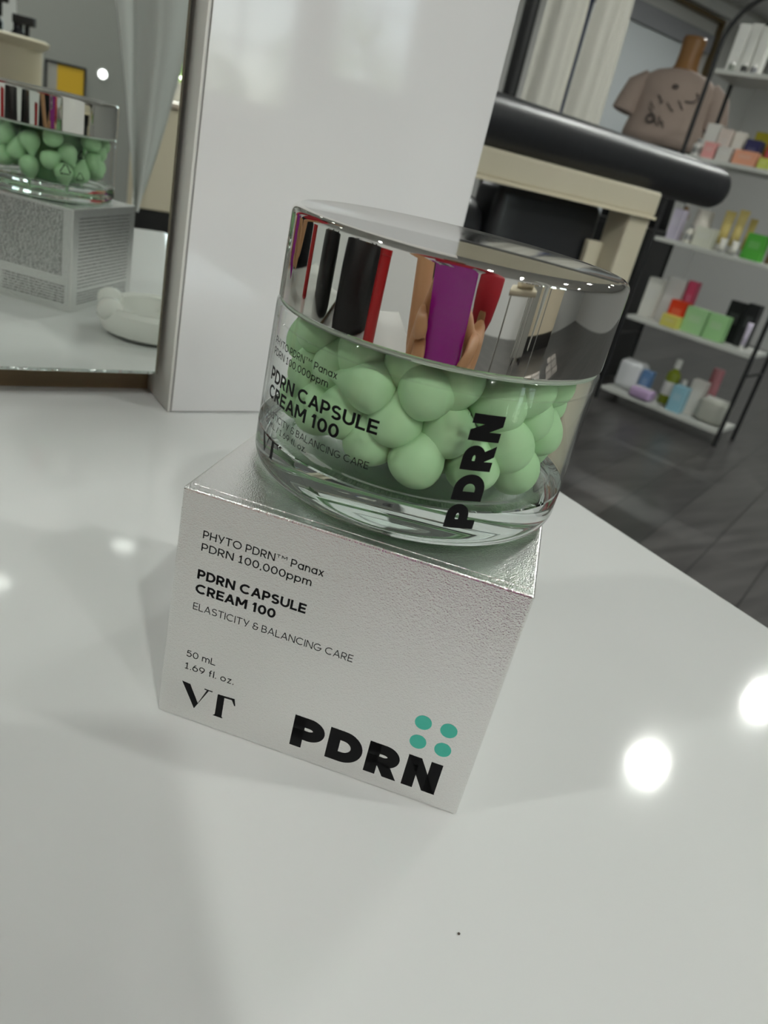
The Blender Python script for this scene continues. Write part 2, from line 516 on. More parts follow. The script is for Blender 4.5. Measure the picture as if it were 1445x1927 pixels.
S, DG = 's', 'd'   # s: ribbon (points, closed, caps)   d: slanted bar cut level
def glyph(c, bold=False):
    """-> (advance width, [elements]) in cap-height units, centre lines inside the unit square"""
    G = {
        'P': (.60, [(S, [(0, 0), (0, 1)], 0), (S, [(0, 1), (.5, 1)] + arc(.5, .70, .5, .30, 90, -90)[1:] + [(0, .40)], 0)]),
        'R': (.64, [(S, [(0, 0), (0, 1)], 0), (S, [(0, 1), (.48, 1)] + arc(.48, .71, .46, .29, 90, -90)[1:] + [(0, .42)], 0), (DG, (.46, .42, .95, 0))]),
        'D': (.72, [(S, [(0, 0), (0, 1), (.38, 1)] + arc(.38, .5, .62, .5, 90, -90)[1:] + [(0, 0)], 1)]),
        'N': (.74, [(S, [(0, 0), (0, 1)], 0), (S, [(1, 0), (1, 1)], 0), (DG, (.02, 1, .98, 0))]),
        'H': (.70, [(S, [(0, 0), (0, 1)], 0), (S, [(1, 0), (1, 1)], 0), (S, [(0, .5), (1, .5)], 0)]),
        'Y': (.70, [(DG, (0, 1, .52, .35)), (DG, (1, 1, .42, 0))]),
        'T': (.66, [(S, [(0, 1), (1, 1)], 0), (S, [(.5, 0), (.5, 1)], 0)]),
        'I': (.12, [(S, [(.5, 0), (.5, 1)], 0)]),
        'L': (.52, [(S, [(0, 1), (0, 0)], 0), (S, [(0, 0), (1, 0)], 0)]),
        'E': (.55, [(S, [(0, 1), (0, 0)], 0), (S, [(0, 0), (1, 0)], 0), (S, [(0, .5), (.9, .5)], 0), (S, [(0, 1), (1, 1)], 0)]),
        'F': (.55, [(S, [(0, 1), (0, 0)], 0), (S, [(0, .5), (.9, .5)], 0), (S, [(0, 1), (1, 1)], 0)]),
        'O': (.94, [(S, arc(.5, .5, .5, .5, 0, 360, 36)[:-1], 1)]),
        'C': (.84, [(S, arc(.56, .5, .56, .5, 46, 314, 30), 2)]),
        'G': (.90, [(S, arc(.5, .5, .5, .5, 48, 352, 32), 2), (S, [(1.0, .46), (.56, .46)], 0)]),
        'A': (.78, [(DG, (0, 0, .5, 1)), (DG, (1, 0, .5, 1)), (S, [(.24, .28), (.76, .28)], 2)]),
        'M': (.88, [(S, [(0, 0), (0, 1)], 0), (S, [(1, 0), (1, 1)], 0), (DG, (.03, 1, .5, .22)), (DG, (.97, 1, .5, .22))]),
        'U': (.70, [(S, [(0, 1)] + arc(.5, .38, .5, .38, 180, 360) + [(1, 1)], 0)]),
        'S': (.62, [(S, arc(.5, .755, .47, .245, 28, 270, 20) + arc(.5, .255, .5, .255, 90, -150, 20)[1:], 2)]),
        'B': (.60, [(S, [(0, 0), (0, 1), (.48, 1)] + arc(.48, .76, .42, .24, 90, -90)[1:] + [(0, .52)], 0), (S, [(0, .52), (.5, .52)] + arc(.5, .26, .5, .26, 90, -90)[1:] + [(0, 0)], 0)]),
        '&': (.62, [(S, arc(.5, .76, .40, .24, 15, 270, 18), 2), (S, arc(.5, .26, .5, .26, 90, 360, 20) + [(1, .46)], 2), (S, [(.62, .46), (1.15, .46)], 2)]),
        '0': (.62, [(S, arc(.5, .5, .5, .5, 0, 360, 32)[:-1], 1)]),
        '1': (.34, [(S, [(.72, 0), (.72, 1)], 0), (DG, (.0, .76, .72, 1.0))]) if bold else (.46, [(S, [(.55, 0), (.55, 1)], 0), (S, [(.08, .80), (.55, 1)], 2), (S, [(0, 0), (1, 0)], 2)]),
        '5': (.58, [(S, [(.92, 1), (.18, 1), (.10, .56)] + arc(.46, .33, .54, .33, 125, -150, 20), 2)]),
        '6': (.60, [(S, arc(.5, .32, .5, .32, 0, 360, 28)[:-1], 1), (S, [(.02, .38), (.10, .58), (.30, .82), (.62, 1.02)], 2)]),
        '9': (.60, [(S, arc(.5, .68, .5, .32, 0, 360, 28)[:-1], 1), (S, [(.98, .62), (.90, .42), (.70, .18), (.38, -.02)], 2)]),
        'a': (.60, [(S, arc(.5, .345, .5, .345, 0, 360, 28)[:-1], 1), (S, [(1, 0), (1, .70)], 0)]),
        'o': (.60, [(S, arc(.5, .345, .5, .345, 0, 360, 28)[:-1], 1)]),
        'p': (.60, [(S, arc(.5, .345, .5, .345, 0, 360, 28)[:-1], 1), (S, [(0, -.30), (0, .70)], 0)]),
        'n': (.52, [(S, [(0, 0), (0, .70)], 0), (S, [(0, .32)] + arc(.5, .36, .5, .33, 180, 0) + [(1, 0)], 0)]),
        'm': (.86, [(S, [(0, 0), (0, .70)], 0), (S, [(0, .40)] + arc(.25, .44, .25, .26, 180, 0) + [(.5, 0)], 0), (S, [(.5, .40)] + arc(.75, .44, .25, .26, 180, 0) + [(1, 0)], 0)]),
        'x': (.52, [(DG, (0, 0, 1, .70)), (DG, (1, 0, 0, .70))]),
        'z': (.48, [(S, [(0, .70), (1, .70)], 2), (S, [(0, 0), (1, 0)], 2), (DG, (.05, 0, .95, .70))]),
        'f': (.36, [(S, [(.42, 0), (.42, .78)] + arc(.80, .80, .38, .22, 180, 90, 8), 0), (S, [(0, .62), (.9, .62)], 2)]),
        'l': (.12, [(S, [(.5, 0), (.5, 1.02)], 0)]),
        '.': (.14, [(S, [(.5, 0), (.5, .03)], 0)]),
        ',': (.14, [(S, [(.6, .04), (.2, -.16)], 2)]),
        '/': (.36, [(DG, (0, -.08, 1, 1.05))]),
        't': (.40, [(S, [(0, 1), (1, 1)], 2), (S, [(.5, .62), (.5, 1)], 2)]),          # small T of the trade mark sign
        'k': (.55, [(S, [(0, .62), (0, 1)], 2), (S, [(1, .62), (1, 1)], 2), (DG, (.02, 1, .5, .68)), (DG, (.98, 1, .5, .68))]),
    }
    return G[c]

def ribbon(pts, closed, caps, w, out, step):
    pts = [Vector((p[0], p[1])) for p in pts]
    q = [pts[0]]
    for p in pts[1:]:
        if (p - q[-1]).length > 1e-6: q.append(p)
    pts = q
    if closed and (pts[0] - pts[-1]).length < 1e-6: pts.pop()
    if caps and not closed:
        pts[0] = pts[0] - (pts[1] - pts[0]).normalized() * w / 2
        pts[-1] = pts[-1] + (pts[-1] - pts[-2]).normalized() * w / 2
    # subdivide the long runs
    d = []
    n = len(pts)
    for i in range(n if closed else n - 1):
        a, b = pts[i], pts[(i + 1) % n]
        k = max(1, int((b - a).length / step))
        d += [(a + (b - a) * j / k) for j in range(k)]
    if not closed: d.append(pts[-1])
    n = len(d)
    L, Rr = [], []
    for i in range(n):
        a = d[(i - 1) % n] if (closed or i > 0) else None
        b = d[(i + 1) % n] if (closed or i < n - 1) else None
        t1 = (d[i] - a).normalized() if a is not None else None
        t2 = (b - d[i]).normalized() if b is not None else None
        t1 = t1 if t1 is not None else t2
        t2 = t2 if t2 is not None else t1
        nn = Vector((-t1.y - t2.y, t1.x + t2.x))
        nn = nn.normalized() if nn.length > 1e-6 else Vector((-t1.y, t1.x))
        c = max(0.45, nn.dot(Vector((-t1.y, t1.x))))
        L.append(d[i] + nn * (w / 2 / c)); Rr.append(d[i] - nn * (w / 2 / c))
    for i in range(n if closed else n - 1):
        j = (i + 1) % n
        out.append([L[i], Rr[i], Rr[j], L[j]])

def lay(text, w, bold=False, track=0.13, wide=1.0):
    """-> list of quads (2D, cap height 1) and the total width"""
    quads, x = [], 0.0
    for c in text:
        if c == ' ':
            x += 0.34 * wide
            continue
        adv, els = glyph(c, bold)
        small = c in 'tk'
        ww = w * (0.6 if small else 1.0)
        W_ = adv * wide + (0.0 if c in 'Il.,' else w * 0.5)
        W_ = max(W_, ww)
        mp = lambda p: (x + ww / 2 + p[0] * (W_ - ww), ww / 2 + p[1] * (1 - ww))
        for e in els:
            if e[0] == S:
                ribbon([mp(p) for p in e[1]], e[2] == 1, e[2] == 0, ww, quads, 0.12)
            else:
                x0, y0, x1, y1 = e[1]
                a, b = mp((x0, y0)), mp((x1, y1))
                ya = a[1] + (ww / 2 if y0 > y1 else -ww / 2) * (1 if y0 in (0, 1, .70, -.08, 1.05) else 0)
                yb = b[1] + (ww / 2 if y1 > y0 else -ww / 2) * (1 if y1 in (0, 1, .70, -.08, 1.05) else 0)
                L_ = math.hypot(b[0] - a[0], yb - ya)
                hw = ww / 2 * L_ / max(1e-6, abs(yb - ya))
                hw = min(hw, ww * 1.3)
                k = max(1, int(L_ / 0.12))
                for i in range(k):
                    t0, t1 = i / k, (i + 1) / k
                    p0 = (a[0] + (b[0] - a[0]) * t0, ya + (yb - ya) * t0)
                    p1 = (a[0] + (b[0] - a[0]) * t1, ya + (yb - ya) * t1)
                    quads.append([Vector((p0[0] - hw, p0[1])), Vector((p0[0] + hw, p0[1])), Vector((p1[0] + hw, p1[1])), Vector((p1[0] - hw, p1[1]))])
        x += W_ + track
    return quads, x - track

def print_mesh(name, quads, fn, material, parent):
    verts, faces = [], []
    for q in quads:
        i = len(verts)
        p = [fn(v.x, v.y) for v in q]
        verts += p
        faces.append((i, i + 1, i + 2, i + 3))
    return mesh(name, verts, faces, material, parent)

def fit(quads, total, width):
    return [[Vector((v.x * width / total, v.y)) for v in q] for q in quads]

def poly_quads(poly, step):
    """fan strips of a convex outline"""
    out = []
    c = Vector((sum(p[0] for p in poly) / len(poly), sum(p[1] for p in poly) / len(poly)))
    for i in range(len(poly)):
        a, b = Vector(poly[i]), Vector(poly[(i + 1) % len(poly)])
        m_ = (a + b) / 2
        out.append([c, a, m_, (c + m_) / 2]); out.append([c, (c + m_) / 2, m_, b])
    return out

VT_POLY = [[(5.23, 10.95), (7.25, 10.75), (9.75, 5.9), (8.96, 4.2)], [(8.96, 4.2), (9.35, 5.1), (11.45, 10.6), (11.95, 10.6)],
           [(10.85, 10.6), (12.85, 10.6), (12.85, 10.85), (10.85, 10.85)],
           [(14.2, 4.4), (15.9, 4.4), (15.9, 10.5), (14.2, 10.5)], [(13.7, 4.15), (16.2, 4.15), (15.9, 4.6), (14.2, 4.6)],
           [(14.2, 10.1), (18.3, 10.35), (18.3, 10.85), (14.2, 10.6)], [(17.6, 10.6), (18.35, 10.85), (18.75, 8.9), (18.5, 8.9)]]
HEAVY = dict(w=0.31)

# ------------------------------------------------------------------ silver carton
bx = empty('carton', (0, 0, 0), -TH, 'silver grained carton standing on the table with the jar on top', 'box')
def carton_body():
    bm = bmesh.new()
    bmesh.ops.create_cube(bm, size=1.0)
    for v in bm.verts:
        v.co = Vector(((v.co.x + .5) * BW, (v.co.y + .5) * BD, (v.co.z + .5) * BH))
    bmesh.ops.bevel(bm, geom=list(bm.edges), offset=0.0006, segments=3, affect='EDGES', profile=0.5)
    return from_bm('body', bm, SILVER, bx, False)
carton_body()
box('top_flap', (0.0012, 0.0022, BH - 0.0003), (BW - 0.0012, BD - 0.0008, BH + 0.00012), SILVER, bx, 0.00012, 1)

OFF = 0.00004
def front(px, pz, cap):
    return lambda x, y: (px / 1000 + x * cap / 1000, -OFF, pz / 1000 + y * cap / 1000)

def front_line(text, x0, x1, base, cap, w, bold=False, track=0.13):
    q, tot = lay(text, w, bold, 0.085 if bold else track)
    q = fit(q, tot, (x1 - x0) / cap)
    return print_mesh('printed_line', q, front(x0, base, cap), INK, bx)
L = front_line('PHYTO PDRNtk Panax', 5.65, 32.5, 49.3, 1.85, 0.125); L['label'] = 'black line reading PHYTO PDRN TM Panax'
L = front_line('PDRN 100,000ppm', 5.65, 30.4, 46.25, 1.85, 0.125); L['label'] = 'black line reading PDRN 100,000ppm'
L = front_line('PDRN CAPSULE', 5.55, 30.4, 39.25, 2.35, 0.20, True); L['label'] = 'bold black line reading PDRN CAPSULE'
L = front_line('CREAM 100', 5.5, 24.1, 35.6, 2.35, 0.20, True); L['label'] = 'bold black line reading CREAM 100'
L = front_line('ELASTICITY & BALANCING CARE', 5.5, 42.6, 31.2, 1.8, 0.095); L['label'] = 'thin black line reading ELASTICITY & BALANCING CARE'
L = front_line('50 mL', 5.4, 12.5, 18.2, 1.75, 0.105); L['label'] = 'small black line reading 50 mL'
L = front_line('1.69 fl. oz.', 5.35, 17.5, 14.7, 1.75, 0.105); L['label'] = 'small black line reading 1.69 fl. oz.'
qs = []
for p in VT_POLY: qs += poly_quads(p, 1)
L = print_mesh('monogram', qs, lambda x, y: (x / 1000, -OFF, y / 1000), INK, bx); L['label'] = 'black serif letters VT'

def heavy_word(spans, cap, fn, parent):
    qs = []
    for c, a, b in spans:
        adv, els = glyph(c)
        q, tot = lay(c, HEAVY['w'], True, 0.0, ((b - a) / cap - HEAVY['w'] * 0.5) / adv)
        lo = min(v.x for t in q for v in t); hi = max(v.x for t in q for v in t)
        for t in q:
            qs.append([Vector(((v.x - lo) / (hi - lo) * (b - a) + a, v.y * cap)) for v in t])
    return print_mesh('logo_word', qs, fn, INK, parent)
L = heavy_word([('P', 33.0, 40.6), ('D', 41.6, 49.85), ('R', 50.95, 58.7), ('N', 59.9, 67.95)], 8.85,
               lambda x, y: (x / 1000, -OFF, (3.7 + y) / 1000), bx)
L['label'] = 'heavy black letters PDRN'
for dx, dz in ((60.85, 22.1), (66.55, 22.2), (60.95, 16.65), (66.6, 16.75)):
    ring = [(dx + 1.87 * math.cos(a * math.pi / 16), dz + 1.87 * math.sin(a * math.pi / 16)) for a in range(32)]
    mesh('dot', [(p[0] / 1000, -OFF, p[1] / 1000) for p in ring], [tuple(range(32))], MINT, bx)

def fine_print(name, fn, w, h, rows, gap, rnd, x0=0.0, z0=0.0):
    verts, faces = [], []
    z = z0 + h
    while z > z0:
        x = x0
        while x < x0 + w:
            ln = rnd.uniform(0.0006, 0.0030)
            t = rows * rnd.uniform(0.75, 1.0)
            i = len(verts)
            a, b = x, min(x + ln, x0 + w)
            verts += [fn(a, z), fn(b, z), fn(b, z + t), fn(a, z + t)]
            faces.append((i, i + 1, i + 2, i + 3))
            x += ln + rnd.uniform(0.0003, 0.0008)
        z -= gap
    o = mesh(name, verts, faces, mat('grey_ink', '3a3a3d', 0.5), bx)
    o['kind'] = 'stuff'
    return o
rnd = random.Random(3)
left = lambda x, z: (-OFF, BD - x, z)
back = lambda x, z: (x, BD + OFF, z)
fine_print('fine_print', left, 0.066, 0.036, 0.00055, 0.00115, rnd, 0.006, 0.021)
fine_print('fine_print', left, 0.040, 0.010, 0.00060, 0.0016, rnd, 0.004, 0.005)
fine_print('fine_print', back, 0.060, 0.040, 0.00055, 0.0021, rnd, 0.007, 0.014)
fine_print('fine_print', back, 0.060, 0.008, 0.0006, 0.0016, rnd, 0.007, 0.003)

# ------------------------------------------------------------------ jar
JX, JY = 0.05475, -0.00136
RG = 0.0365
jz = BH + 0.00016
jar = empty('jar', (JX, JY, jz), 0, 'clear glass cream jar with a chrome lid on the silver carton', 'jar')
WALL_Z0, WALL_Z1 = 0.0098, 0.0372
def rounded(r, z0, z1, rb, n=8):
    return [(0, z0)] + [(r - rb + rb * math.sin(a * math.pi / 2 / n), z0 + rb - rb * math.cos(a * math.pi / 2 / n)) for a in range(n + 1)] + [(r, z1)]
base_prof = [(0, 0.0012), (0.026, 0.0010), (0.0295, 0.0), (0.0325, 0.0)] + [(RG - 0.0035 + 0.0035 * math.sin(a * math.pi / 16), 0.0002 + 0.0042 - 0.0042 * math.cos(a * math.pi / 16)) for a in range(9)] + \
            [(RG, 0.0070), (RG, WALL_Z0 - 0.0003), (RG - 0.0003, WALL_Z0), (0.0335, WALL_Z0), (0.0315, WALL_Z0 - 0.0012), (0.027, WALL_Z0 - 0.0018), (0, WALL_Z0 - 0.0020)]
lathe('thick_base', base_prof, GLASS, jar, 128)
wall_prof = [(RG, WALL_Z0 + 0.0001), (RG, WALL_Z1 - 0.0012), (RG - 0.0005, WALL_Z1 - 0.0003), (RG - 0.0012, WALL_Z1)]
lathe('glass_wall', wall_prof, CLEAR, jar, 128)
lathe('inner_cup', [(0.0358, WALL_Z0 + 0.0007), (0.0358, WALL_Z1 - 0.0003)], clear_mat('clear_cup', 1.12, (0.99, 1.0, 0.99)), jar, 96)
lathe('rim_bead', [(0.0358, WALL_Z1 - 0.0042), (0.0361, WALL_Z1 - 0.0040), (0.0358, WALL_Z1 - 0.0038)], clear_mat('clear_bead', 1.9), jar, 96)
lid = lathe('lid', [(0.0335, 0.0376), (0.0361, 0.0376), (0.0364, 0.0379), (0.0364, 0.0542)] +
            [(0.0347 + 0.0017 * math.cos(a * math.pi / 16), 0.0542 + 0.0018 * math.sin(a * math.pi / 16)) for a in range(1, 9)], CHROME, jar, 160)
lathe('lid_top', [(0.0347, 0.0560), (0.0341, 0.0559), (0.0337, 0.05575), (0.0, 0.05575)], CHROME_TOP, lid, 128)
lathe('neck_ring', [(0.0334, 0.0366), (0.0358, 0.0366), (0.0358, 0.0376), (0.0334, 0.0376)], mat('pale_ring', 'b9c8b8', 0.3), jar, 96, closed=True)

def jar_fn(a_deg0, cap, sign_base):
    pass
RJ = RG + 0.00005
def jpt(ang_box_deg, z):
    a = math.radians(ang_box_deg) - TH
    return (RJ * math.cos(a), RJ * math.sin(a), z / 1000)
DEG = math.degrees(1 / (RG * 1000))       # degrees per millimetre of arc
def jar_line(text, a0, a1, base, cap, w, bold=False):
    q, tot = lay(text, w, bold, 0.085 if bold else 0.13)
    q = fit(q, tot, (a1 - a0) / DEG / cap)
    return print_mesh('printed_line', q, lambda x, y: jpt(a0 + x * cap * DEG, base + y * cap), INK, jar)
L = jar_line('PHYTO PDRNtk Panax', -145.6, -110.1, 29.05, 1.5, 0.125); L['label'] = 'thin black line reading PHYTO PDRN TM Panax'
L = jar_line('PDRN 100,000ppm', -145.4, -112.8, 26.8, 1.5, 0.125); L['label'] = 'thin black line reading PDRN 100,000ppm'
L = jar_line('PDRN CAPSULE', -144.8, -93.6, 21.4, 2.85, 0.19, True); L['label'] = 'bold black line reading PDRN CAPSULE'
L = jar_line('CREAM 100', -144.0, -105.7, 17.8, 2.85, 0.19, True); L['label'] = 'bold black line reading CREAM 100'
L = jar_line('ELASTICITY & BALANCING CARE', -144.0, -93.9, 14.15, 1.5, 0.105); L['label'] = 'thin black line reading ELASTICITY & BALANCING CARE'
L = jar_line('50 mL / 1.69 fl. oz.', -143.2, -116.5, 12.1, 1.3, 0.105); L['label'] = 'thin black line reading 50 mL / 1.69 fl. oz.'
L = print_mesh('monogram', qs, lambda x, y: jpt(-144 + (x - 5.23) * 0.646 * DEG, 5.75 + (y - 4.15) * 0.62), INK, jar); L['label'] = 'black serif letters VT'
L = heavy_word([('P', 5.9, 11.3), ('D', 12.05, 17.8), ('R', 18.6, 24.0), ('N', 24.65, 30.15)], 6.43,
               lambda x, y: jpt(-56.9 - y * DEG, x), jar)
L['label'] = 'heavy black letters PDRN running up the jar'
# recycling marks on the far side, seen in the mirror
RECYC = [(76.0, 0.0270, 5.0), (90.0, 0.0178, 6.5), (76.7, 0.0152, 5.2)]
for a, z, s in RECYC:
    qq = []
    for k in range(3):
        p0 = Vector((math.cos(math.radians(90 + 120 * k)), math.sin(math.radians(90 + 120 * k)))) * s * 0.6
        p1 = Vector((math.cos(math.radians(210 + 120 * k)), math.sin(math.radians(210 + 120 * k)))) * s * 0.6
        d_ = p1 - p0
        ribbon([p0 + d_ * 0.12, p0 + d_ * 0.80], False, False, s * 0.085, qq, 0.5)
        nrm = Vector((-d_.y, d_.x)).normalized()
        qq.append([p0 + d_ * 0.95, p0 + d_ * 0.72 + nrm * s * 0.11, p0 + d_ * 0.76, p0 + d_ * 0.72 - nrm * s * 0.11])
    def rfn(x, y, a=a, z=z):
        t = math.radians(a + x * DEG)
        return (RJ * math.cos(t), RJ * math.sin(t), z + y / 1000)
    print_mesh('recycling_mark', qq, rfn, INK, jar)

# contents: gel core in shade green and teardrop capsules
core = lathe('gel_core', [(0, 0), (0.0165, 0), (0.0172, 0.001), (0.0172, 0.0262), (0.0165, 0.027), (0, 0.027)], GEL_SHADE, None, 64)
core.location = (JX, JY, jz + WALL_Z0 - 0.0012)
tag(core, 'mid green gel core in the jar, coloured as the shade between the capsules', 'gel')

def capsule_mesh():
    prof = []
    n = 30
    for i in range(n + 1):
        t = i / n
        r0, zt = 0.0056, 0.0130
        if t <= 0.5:
            a = t * math.pi
            prof.append((math.sin(a) * r0, -math.cos(a) * 0.0046))
        else:
            k = (t - 0.5) / 0.5
            prof.append((r0 * (0.5 + 0.5 * math.cos(min(1, k * 1.12) * math.pi)) ** 0.95 * 0.94 + r0 * 0.06 * math.sqrt(max(0.0, 1 - k * k)) + 0.0004 * k * (1 - k) * 4, zt * k))
    return prof
cap0 = lathe('cream_capsule', capsule_mesh(), CAPS, None, 28)
capm = cap0.data
VIS = [  # box angle, height, radius of the centre, scale, tilt, label words
    (-138.0, 33.0, 27.6, 1.00, 25, 'at the far left under the lid'),
    (-127.0, 27.0, 25.6, 1.02, -20, 'behind the word PHYTO'),
    (-111.5, 34.0, 26.0, 1.05, 160, 'under the lid, left of the middle'),
    (-101.8, 28.0, 28.2, 1.02, 95, 'right of the word Panax'),
    (-90.5, 35.0, 26.0, 0.98, 150, 'under the lid at the middle'),
    (-81.0, 29.3, 28.2, 1.04, 40, 'left above the tall letter N'),
    (-91.5, 21.6, 27.0, 1.05, 2, 'right of the word CAPSULE, with a tail pointing up'),
    (-70.5, 33.6, 26.2, 1.00, 170, 'under the lid above the tall letters'),
    (-80.0, 14.8, 27.8, 1.05, -25, 'at the bottom left of the tall letter D'),
    (-69.0, 21.6, 25.8, 1.08, 15, 'behind the tall letter R'),
    (-50.0, 28.6, 26.4, 1.12, -8, 'right of the tall letter N'),
    (-36.0, 33.6, 27.6, 1.00, 140, 'under the lid on the right'),
    (-41.0, 20.4, 28.0, 1.08, 35, 'right of the tall letter R'),
    (-54.5, 15.4, 27.4, 1.05, 20, 'right of the tall letter D, at the bottom'),
    (-28.0, 25.6, 26.0, 1.05, -15, 'at the right edge, halfway up'),
    (-30.0, 14.8, 27.6, 1.05, 60, 'at the right edge, at the bottom'),
    (-101.0, 15.6, 25.8, 1.05, 10, 'behind the word BALANCING'),
    (-115.0, 19.5, 27.4, 1.05, -15, 'behind the word CREAM'),
    (-129.0, 17.0, 27.4, 1.02, 20, 'at the left edge, at the bottom'),
    (-141.0, 23.5, 27.4, 1.0, -10, 'at the left edge, halfway up'),
    (-18.0, 33.0, 27.4, 0.95, 30, 'at the right edge under the lid'),
    (-153.0, 28.5, 27.2, 1.0, 15, 'at the outermost left, above halfway'),
    (-150.0, 16.5, 27.2, 1.0, -20, 'at the outermost left, near the bottom'),
    (-12.0, 21.0, 27.2, 1.0, 10, 'at the outermost right, below halfway'),
]
placed = []
def put_capsule(o, a_world, r, z, s, tilt):
    c = Vector((math.cos(a_world), math.sin(a_world), 0))
    o.location = (JX + c.x * r, JY + c.y * r, jz + z)
    q = Matrix.Rotation(math.radians(tilt), 4, c)
    o.rotation_euler = q.to_euler()
    o.scale = (s, s, s)
    placed.append(Vector(o.location))
first = True
for (a, z, r, s, tilt, words) in VIS:
    o = cap0 if first else cap0.copy()
    if not first: COL.objects.link(o)
    first = False
    put_capsule(o, math.radians(a) - TH, r / 1000 + 0.0008, z / 1000, s * 0.97, tilt)
    tag(o, 'mint green capsule in the jar, ' + words, 'capsule', 'mint capsules in the jar')
rnd = random.Random(11)
tries, cnt = 0, 0
while tries < 6000 and cnt < 46:
    tries += 1
    a = rnd.uniform(-math.pi, math.pi)
    r = rnd.uniform(0.0255, 0.0278)
    z = rnd.uniform(0.0150, 0.0335)
    p = Vector((JX + r * math.cos(a), JY + r * math.sin(a), jz + z))
    deg = (math.degrees(a + TH) + 180) % 360 - 180
    if -158 < deg < -8: continue
    if any((p - q).length < 0.0092 for q in placed): continue
    o = cap0.copy(); COL.objects.link(o)
    put_capsule(o, a, r, z, rnd.uniform(0.92, 1.05), rnd.choice((10, -20, 35, 150, 170, 60)))
    tag(o, 'mint green teardrop cream capsule at the back of the jar, towards the mirror', 'capsule', 'mint capsules in the jar')
    cnt += 1

sp = tag(lathe('crumb', [(0, 0), (0.00022, 0.00002), (0.00028, 0.0002), (0.00012, 0.00035), (0, 0.00036)], mat('crumb_brown', '4a4038', 0.8), None, 8), 'tiny dark crumb on the table in front of the carton', 'crumb')
sp.location = (0.03373, -0.07687, 0.00003)

# ------------------------------------------------------------------ white dish behind the carton (seen in the mirror)
CER = mat('white_ceramic', 'e0e1da', 0.18, coat=0.4)
dish = empty('ceramic_dish', (0.096, 0.0865, 0.0002), 0.3, 'small white ceramic dish with two round ears, behind the carton near the mirror', 'dish')
lathe('bowl', [(0, 0.0002), (0.024, 0.0), (0.030, 0.003), (0.0325, 0.009), (0.0318, 0.0150), (0.0290, 0.0172), (0.0258, 0.0158), (0.0245, 0.0085), (0.0215, 0.0055), (0, 0.0050)], CER, dish, 64)
for ang in (150, 205):
    bm = bmesh.new()
    bmesh.ops.create_uvsphere(bm, u_segments=24, v_segments=14, radius=1.0)
    c = Vector((0.0285 * math.cos(math.radians(ang)), 0.0285 * math.sin(math.radians(ang)), 0.0150))
    for v in bm.verts: v.co = Vector((v.co.x * 0.0075, v.co.y * 0.0075, v.co.z * 0.0065)) + c
    from_bm('ear', bm, CER, dish, True)

# ------------------------------------------------------------------ left end of the table (mirrored in the lid)
hbg = empty('handbag', (-0.43, 0.06, 0.0003), math.radians(60), 'black leather handbag on the left end of the table, mirrored in the lid', 'bag')
BLK_L = mat('black_leather', '121214', 0.35, bump=(80, 0.2, 0.002))
def bag_ring(k, z):
    return [(0.115 * k * math.copysign(abs(math.cos(a)) ** 0.6, math.cos(a)), 0.05 * (k ** 2) * math.copysign(abs(math.sin(a)) ** 0.6, math.sin(a)), z) for a in [2 * math.pi * i / 28 for i in range(28)]]
def ring_loft(name, rings, material, parent):
    n = len(rings[0])
    fs = [(i * n + k, i * n + (k + 1) % n, (i + 1) * n + (k + 1) % n, (i + 1) * n + k) for i in range(len(rings) - 1) for k in range(n)]
    fs += [tuple(reversed(range(n))), tuple((len(rings) - 1) * n + k for k in range(n))]
    return mesh(name, [p for r in rings for p in r], fs, material, parent, True)
ring_loft('bag_body', [bag_ring(k, z) for k, z in ((0.95, 0.0), (1.0, 0.01), (1.0, 0.07), (0.9, 0.13), (0.78, 0.165), (0.76, 0.17))], BLK_L, hbg)
for sy in (-0.025, 0.025):
    tube('strap', [(0.06 * math.cos(a), sy, 0.165 + 0.10 * math.sin(a)) for a in [math.pi * i / 16 for i in range(17)]], 0.005, BLK_L, hbg, 8)
box('clasp', (-0.012, -0.040, 0.125), (0.012, -0.034, 0.145), mat('gold_metal', 'c9a94e', 0.25, 1.0), hbg, 0.002)
tt = empty('red_tin', (-0.30, -0.055, 0.0003), 0.2, 'small red lidded tin near the left end of the table', 'tin')
lathe('tin_body', [(0, 0), (0.022, 0), (0.023, 0.002), (0.023, 0.10), (0, 0.10)], mat('red_tin', 'a3161c', 0.35), tt, 32)
lathe('tin_lid', [(0, 0.1002), (0.024, 0.1002), (0.024, 0.118), (0.022, 0.12), (0, 0.12)], mat('red_tin'), tt, 32)

# ------------------------------------------------------------------ salon chair to the right behind the table
ch = empty('salon_chair', (0.75, 0.85, FLOOR), 0, 'black vinyl salon chair with padded roll on cream frame behind the table', 'chair')
def cpt(x, y, z): return (x - 0.75, y - 0.85, z - FLOOR)
rollt = [i / 20 * 0.97 for i in range(21)] + [0.978, 0.986, 0.992, 0.997, 1.0]
rollp = [cpt(0.30 + 0.89 * t, 0.690 + 0.05 * t, 0.187) for t in rollt]
rr = [0.033] * 21 + [0.0325, 0.0305, 0.027, 0.021, 0.010]
tube('padded_roll', rollp, 0.033, LEATHER, ch, 28, rs=rr)
box('front_rail', cpt(0.28, 0.685, 0.122), cpt(0.985, 0.725, 0.157), CREAM, ch, 0.004)
box('rail_lip', cpt(0.28, 0.679, 0.118), cpt(0.982, 0.688, 0.1225), mat('cream_edge', 'd8cfb6', 0.4), ch, 0.001)
box('front_post', cpt(0.935, 0.690, FLOOR), cpt(0.984, 0.735, 0.122), CREAM, ch, 0.004)
box('front_post', cpt(0.28, 0.690, FLOOR), cpt(0.33, 0.735, 0.122), CREAM, ch, 0.004)
box('rear_post', cpt(0.935, 1.20, FLOOR), cpt(0.984, 1.245, 0.05), CREAM, ch, 0.004)
box('rear_post', cpt(0.28, 1.20, FLOOR), cpt(0.33, 1.245, 0.05), CREAM, ch, 0.004)
